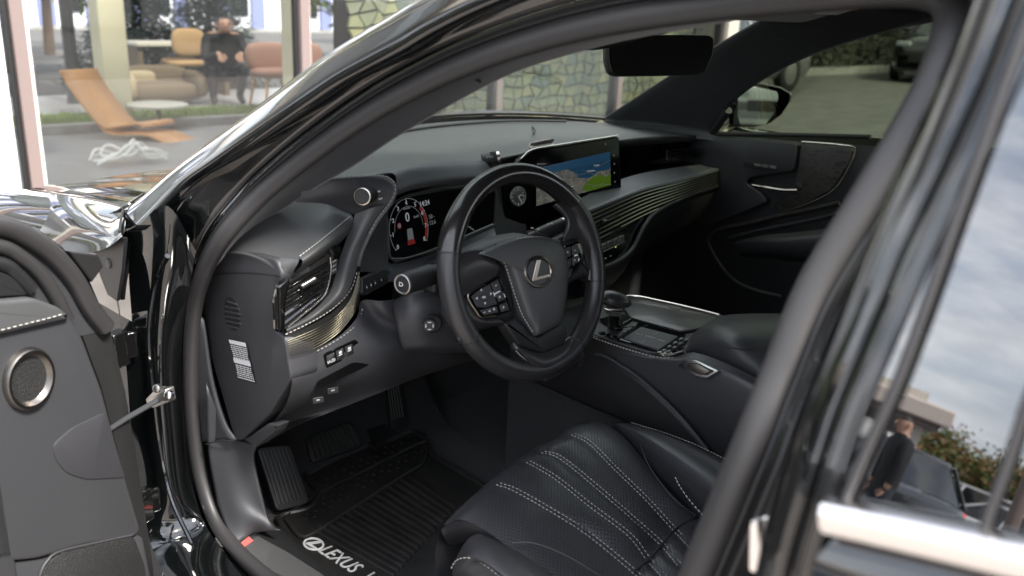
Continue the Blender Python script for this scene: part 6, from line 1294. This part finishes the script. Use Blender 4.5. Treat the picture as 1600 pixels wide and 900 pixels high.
# --- parked cars
def vehicle(name, loc, rz, paint, label, group=None, suv=False):
    t = empty(name, loc, label, 'car', group); t.rotation_euler = (0, 0, rz); hh = 1.66 if suv else 1.44; k = .10 if suv else 0
    S = [(-2.28, .60+k, .66), (-2.24, .80+k, .78), (-2.1, .95+k, .86), (-1.4, .99+k, .905), (0, .97+k, .92), (1.0, .96+k, .91), (1.75, .90+k, .87), (2.10, .80+k, .80), (2.25, .62+k, .70), (2.28, .48, .64)]
    rows = []
    for y, zt, w_ in S:
        half = [(0, .24), (w_*.90, .24), (w_*.98, .36), (w_, .58), (w_*.99, zt-.16), (w_*.95, zt-.06), (w_*.84, zt), (w_*.4, zt+.025), (0, zt+.03)]
        rows.append([V((a, y, b)) for a, b in half]+[V((-a, y, b)) for a, b in half[-2:0:-1]])
    rows = [list(c) for c in zip(*[crom(list(c), 4) for c in zip(*rows)])]
    b = MB(); b.grid(rows, cu=True); n_ = len(rows[0]); b.f.append(tuple(range(n_))); b.f.append(tuple(len(b.v)-n_+q for q in range(n_))[::-1]); body = b.build('body', paint, t, angle=45)
    yb0, yb1, yt0, yt1 = (-2.12, 1.05, -1.75, .25) if suv else (-1.62, 1.10, -.95, .22); zb = .96+k
    def sect(f):
        z = zb-.03+(hh-.04-zb+.03)*f; w_ = .80-.20*f; a, c = yb0+(yt0-yb0)*f, yb1+(yt1-yb1)*f
        return roundpoly([V((-w_, a, z)), V((w_, a, z)), V((w_, c, z)), V((-w_, c, z))], .14, 3)
    b = MB(); b.grid([sect(f) for f in (0, .5, 1)], cu=True); b.build('windows', 'dark_glass', t)
    top = sect(1.0); b = MB(); b.prism(top, (0, 0, 1), .05, -.02, .03, 3); b.build('roof', paint, t)
    for s in (-1, 1):
        for f0, f1 in (((s*.80, yb1, zb-.02), (s*.60, yt1, hh-.03)), ((s*.80, yb0, zb-.02), (s*.60, yt0, hh-.03)), ((s*.81, -.15, zb-.02), (s*.605, -.25, hh-.03))): MB().tube([V(f0), V(f1)], .035, n=8).build('roof_pillar', paint, t)
        for y in (-1.40, 1.40):
            w2 = MB().lathe(V((s*.74, y, .33)), (s, 0, 0), [(.30, 0), (.33, .03), (.33, .17), (.30, .195), (.21, .195), (.205, .17)], 28).build('wheel', 'rubber_dark', t)
            MB().lathe(V((s*.905, y, .33)), (s, 0, 0), [(.205, 0), (.20, .02), (.06, .03), (.01, .03)], 20).build('rim', 'steel', w2)
        MB().box(V((s*.60, 2.17, .72+k)), V((.16, -.05*s, 0)), V((0, .06, 0)), V((0, 0, .05))).build('headlight', 'lamp_glass', t, bevel=.02)
        MB().box(V((s*.62, -2.22, .84+k)), V((.19, .05*s, 0)), V((0, .05, 0)), V((0, 0, .05))).build('tail_light', 'tail_red', t, bevel=.02)
        MB().box(V((s*.93, .85, zb+.06)), V((.09, 0, 0)), V((0, .05, 0)), V((0, 0, .055))).build('door_mirror', paint, t, bevel=.025)
    MB().box(V((0, 2.26, .52)), V((.45, 0, 0)), V((0, .03, 0)), V((0, 0, .09))).build('grille', 'rubber_dark', t, bevel=.02); MB().box(V((0, -2.285, .66+k)), V((.26, 0, 0)), V((0, .012, 0)), V((0, 0, .055))).build('number_plate', 'white_gloss', t)
    return t
D = math.radians
vehicle('parked_car', (20.6, 7.3, 0), D(100), 'car_dark', 'dark parked car facing left in front of the hedge wall', suv=True)
vehicle('parked_car', (11.6, 8.0, 0), D(90), 'car_grey', 'grey parked car close to the hedge plinth', suv=False)
vehicle('parked_car', (2.4, -13.5, 0), D(8), 'car_white', 'white parked car caught in the far door mirror')
def pol(az, d, z=0): return V((-.93+math.sin(D(az))*d, -.85+math.cos(D(az))*d, z))
vehicle('parked_car', pol(-69.6, 15), D(-72), 'car_dark', 'dark car with red tail lights in front of the man', suv=True)
vehicle('parked_car', pol(-73.4, 24), D(-70), 'car_grey', 'grey car beside the dark car reflected in the rear glass', suv=True)
vehicle('parked_car', pol(-76.0, 25), D(10), 'car_white', 'white car under the canopy posts in the reflection', suv=True)
vehicle('parked_car', pol(-78.8, 22), D(12), 'car_white', 'second white car past the canopy in the reflection')
# --- canopy building seen in the rear window's reflection
cb = empty('canopy_building', pol(-63.5, 24), 'flat roofed pavilion with wide cream canopy reflected in the rear window', 'building')
cb.rotation_euler = (0, 0, D(66)); # local -Y faces the car
def cbb(nm, m, *a, bevel=0): return MB().abox(*a).build(nm, m, cb, bevel=bevel)
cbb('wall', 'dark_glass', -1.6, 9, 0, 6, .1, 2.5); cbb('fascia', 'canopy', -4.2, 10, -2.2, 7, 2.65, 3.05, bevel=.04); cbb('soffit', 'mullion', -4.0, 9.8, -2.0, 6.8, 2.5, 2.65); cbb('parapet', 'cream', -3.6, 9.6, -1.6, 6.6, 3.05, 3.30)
for x in (-3.6, -1.2): cbb('post', 'mullion_pale' if x < -2 else 'post_dark', x-.14, x+.14, -1.6, -1.3, 0, 2.5)
for k in range(7): cbb('mullion', 'cream_col', -1.4+k*1.4, -1.3+k*1.4, -.06, 0, .1, 2.5)
cbb('sign_box', 'white_gloss', -2.9, -1.5, -2.3, -1.9, 1.5, 2.2, bevel=.03)
cbb('plinth', 'kerbstone', -2, 9, -.2, 6, 0, .1)
random.seed(77)
for az, d, h in ((-74.2, 52, 5.0), (-76.0, 55, 4.4), (-77.8, 50, 4.6), (-79.6, 54, 5.4), (-82, 50, 5)):
    tree('street_tree', pol(az, d), h*.8, 3.6, 'round', 7000, 'brownish autumn tree on the far side of the reflected lot', 'autumn trees across the lot', leaf=.16, mats=('leaf3', 'leaf2'), trunk_r=.2, base=.12)
# --- trees and a wall behind the photographer that the paint and facade reflect
for k, (az, d, h) in enumerate(((-160, 16, 7), (-140, 18, 8), (175, 20, 8), (150, 22, 9), (-115, 26, 7), (-48, 30, 7), (-30, 34, 8))):
    tree('street_tree', pol(az, d), h, h*.36, 'round', 3000, 'tall street tree at the open edge of the lot away from the showroom', 'trees round the lot', leaf=.26, mats=('leaf1', 'leaf3'), trunk_r=.16)
lp2 = empty('traffic_light', pol(-79.2, 7.5), 'dark traffic light on a pole reflected at the edge of the rear glass', 'traffic light')
MB().lathe(V((0, 0, 0)), (0, 0, 1), [(.09, 0), (.07, .05), (.055, .4), (.05, 3.3)], 12).build('pole', 'mullion', lp2)
MB().abox(-.16, .16, -.12, .12, 2.9, 3.75).build('housing', 'post_dark', lp2, bevel=.05)
for k in range(3): MB().lathe(V((.0, -.12, 3.07+k*.26)), (0, -1, 0), [(.11, 0), (.12, .10), (.10, .10), (.09, .02)], 16).build('visor', 'post_dark', lp2)
# --- people
def person(loc, rz, label, h=1.76, top='jacket', arm_fwd=.0, group=None, crouch=False):
    t = empty('person', loc, label, 'person', group); t.rotation_euler = (0, 0, rz); k = h/1.76
    J = dict(pel=(0, 0, .95), sp=(0, -.01, 1.18), ch=(0, 0, 1.36), nk=(0, .01, 1.49), hd=(0, .02, 1.57), tp=(0, .025, 1.70), ls=(.19, 0, 1.41), le=(.235, .02+arm_fwd*.1, 1.13), lh=(.20, .06+arm_fwd*.3, .90+arm_fwd*.15), rs=(-.19, 0, 1.41), re=(-.235, .02+arm_fwd*.1, 1.13), rh=(-.20, .06+arm_fwd*.3, .90+arm_fwd*.15), lt=(.10, 0, .90), lk=(.115, .02, .50), la=(.12, -.02, .09), lf=(.135, .15, .035), rt=(-.10, 0, .90), rk=(-.115, .02, .50), ra=(-.12, -.02, .09), rf=(-.135, .15, .035))
    if crouch: J.update(pel=(0, 0, .34), sp=(0, .06, .54), ch=(0, .13, .70), nk=(0, .18, .81), hd=(0, .22, .88), tp=(0, .24, 1.0), ls=(.19, .13, .74), le=(.24, .28, .52), lh=(.10, .46, .60), rs=(-.19, .13, .74), re=(-.24, .28, .52), rh=(-.10, .46, .60), lt=(.11, .02, .33), lk=(.17, .38, .44), la=(.15, .12, .09), lf=(.16, .28, .035), rt=(-.11, .02, .33), rk=(-.17, .38, .44), ra=(-.15, .12, .09), rf=(-.16, .28, .035))
    rad = dict(pel=(.15, .11), sp=(.15, .11), ch=(.17, .115), nk=(.06, .06), hd=(.082, .095), tp=(.06, .07), ls=(.07, .07), le=(.052, .052), lh=(.034, .034), rs=(.07, .07), re=(.052, .052), rh=(.034, .034), lt=(.092, .095), lk=(.066, .066), la=(.046, .046), lf=(.04, .035), rt=(.092, .095), rk=(.066, .066), ra=(.046, .046), rf=(.04, .035))
    E = [('pel', 'sp'), ('sp', 'ch'), ('ch', 'nk'), ('nk', 'hd'), ('hd', 'tp'), ('ch', 'ls'), ('ls', 'le'), ('le', 'lh'), ('ch', 'rs'), ('rs', 're'), ('re', 'rh'), ('pel', 'lt'), ('lt', 'lk'), ('lk', 'la'), ('la', 'lf'), ('pel', 'rt'), ('rt', 'rk'), ('rk', 'ra'), ('ra', 'rf')]
    K = list(J); me = bpy.data.meshes.new('body'); me.from_pydata([V(J[q])*k for q in K], [(K.index(a), K.index(b)) for a, b in E], []); o = bpy.data.objects.new('body', me); COL.objects.link(o); o.parent = t
    md = o.modifiers.new('skin', 'SKIN'); sv = me.skin_vertices[0].data
    for i, q in enumerate(K): sv[i].radius = (rad[q][0]*k, rad[q][1]*k)
    sv[0].use_root = True; o.modifiers.new('sub', 'SUBSURF').render_levels = 2
    dg = bpy.context.evaluated_depsgraph_get(); dg.update(); m2 = bpy.data.meshes.new_from_object(o.evaluated_get(dg)); o.modifiers.clear(); o.data = m2; bpy.data.meshes.remove(me); m2.name = 'body'
    m2.materials.clear()
    for m in (top, 'trousers', 'skin', 'hair', 'shoe'): m2.materials.append(MAT[m])
    for p in m2.polygons:
        c = p.center/k; p.use_smooth = True
        zs = .69 if crouch else 0
        p.material_index = 4 if c.z < .09 else 1 if (c.z < .93 and abs(c.x) < .19 and not crouch) or (crouch and c.z < .40) else 2 if c.z > 1.49-zs or (not crouch and c.z < .96 and abs(c.x) > .16) or (crouch and c.y > .42 and abs(c.x) < .14) else 0
        if c.z > 1.64-zs or (c.z > 1.56-zs and c.y < (-.01 if not crouch else .19)): p.material_index = 3
    hd = MB(); fz = V(J['hd'])*k
    for s in (-1, 1):
        hb = V(J['lh' if s > 0 else 'rh'])*k
        for q in range(4): MB().tube([hb+V(((q-1.5)*.016, .01, -.02)), hb+V(((q-1.5)*.019, .035, -.065+.004*abs(q-1))), hb+V(((q-1.5)*.018, .05, -.095+.008*abs(q-1.3)))], [.010, .009, .007], n=6).build('finger', 'skin', t)
        MB().tube([hb+V((-s*.02, .02, -.005)), hb+V((-s*.045, .045, -.035)), hb+V((-s*.045, .06, -.06))], [.011, .010, .008], n=6).build('thumb', 'skin', t)
        MB().lathe(fz+V((s*.032, .088, .035))*k, (0, 1, 0), [(.010, 0), (.007, .006), (.001, .008)], 8).build('eye', 'hair', t); MB().tube([fz+V((s*.080, .0, .045)), fz+V((s*.092, -.012, .02)), fz+V((s*.082, 0, -.01))], .010, n=6).build('ear', 'skin', t)
    MB().tube([fz+V((0, .09, .04)), fz+V((0, .112, .005))], [.008, .015], n=8).build('nose', 'skin', t); MB().tube([fz+V((-.025, .088, -.03)), fz+V((0, .097, -.032)), fz+V((.025, .088, -.03))], .006, n=6).build('mouth', 'lips', t)
    return t
o = at(352, 160, z=0); person((o.x-.1, o.y-.2, .02), D(165), 'person in a dark jacket sitting low between the tan chair and rust armchair', 1.74, arm_fwd=.9, crouch=True)
person(pol(-72.0, 9.5), D(-40), 'person in a black jacket seen from behind beside the dark car', 1.80)
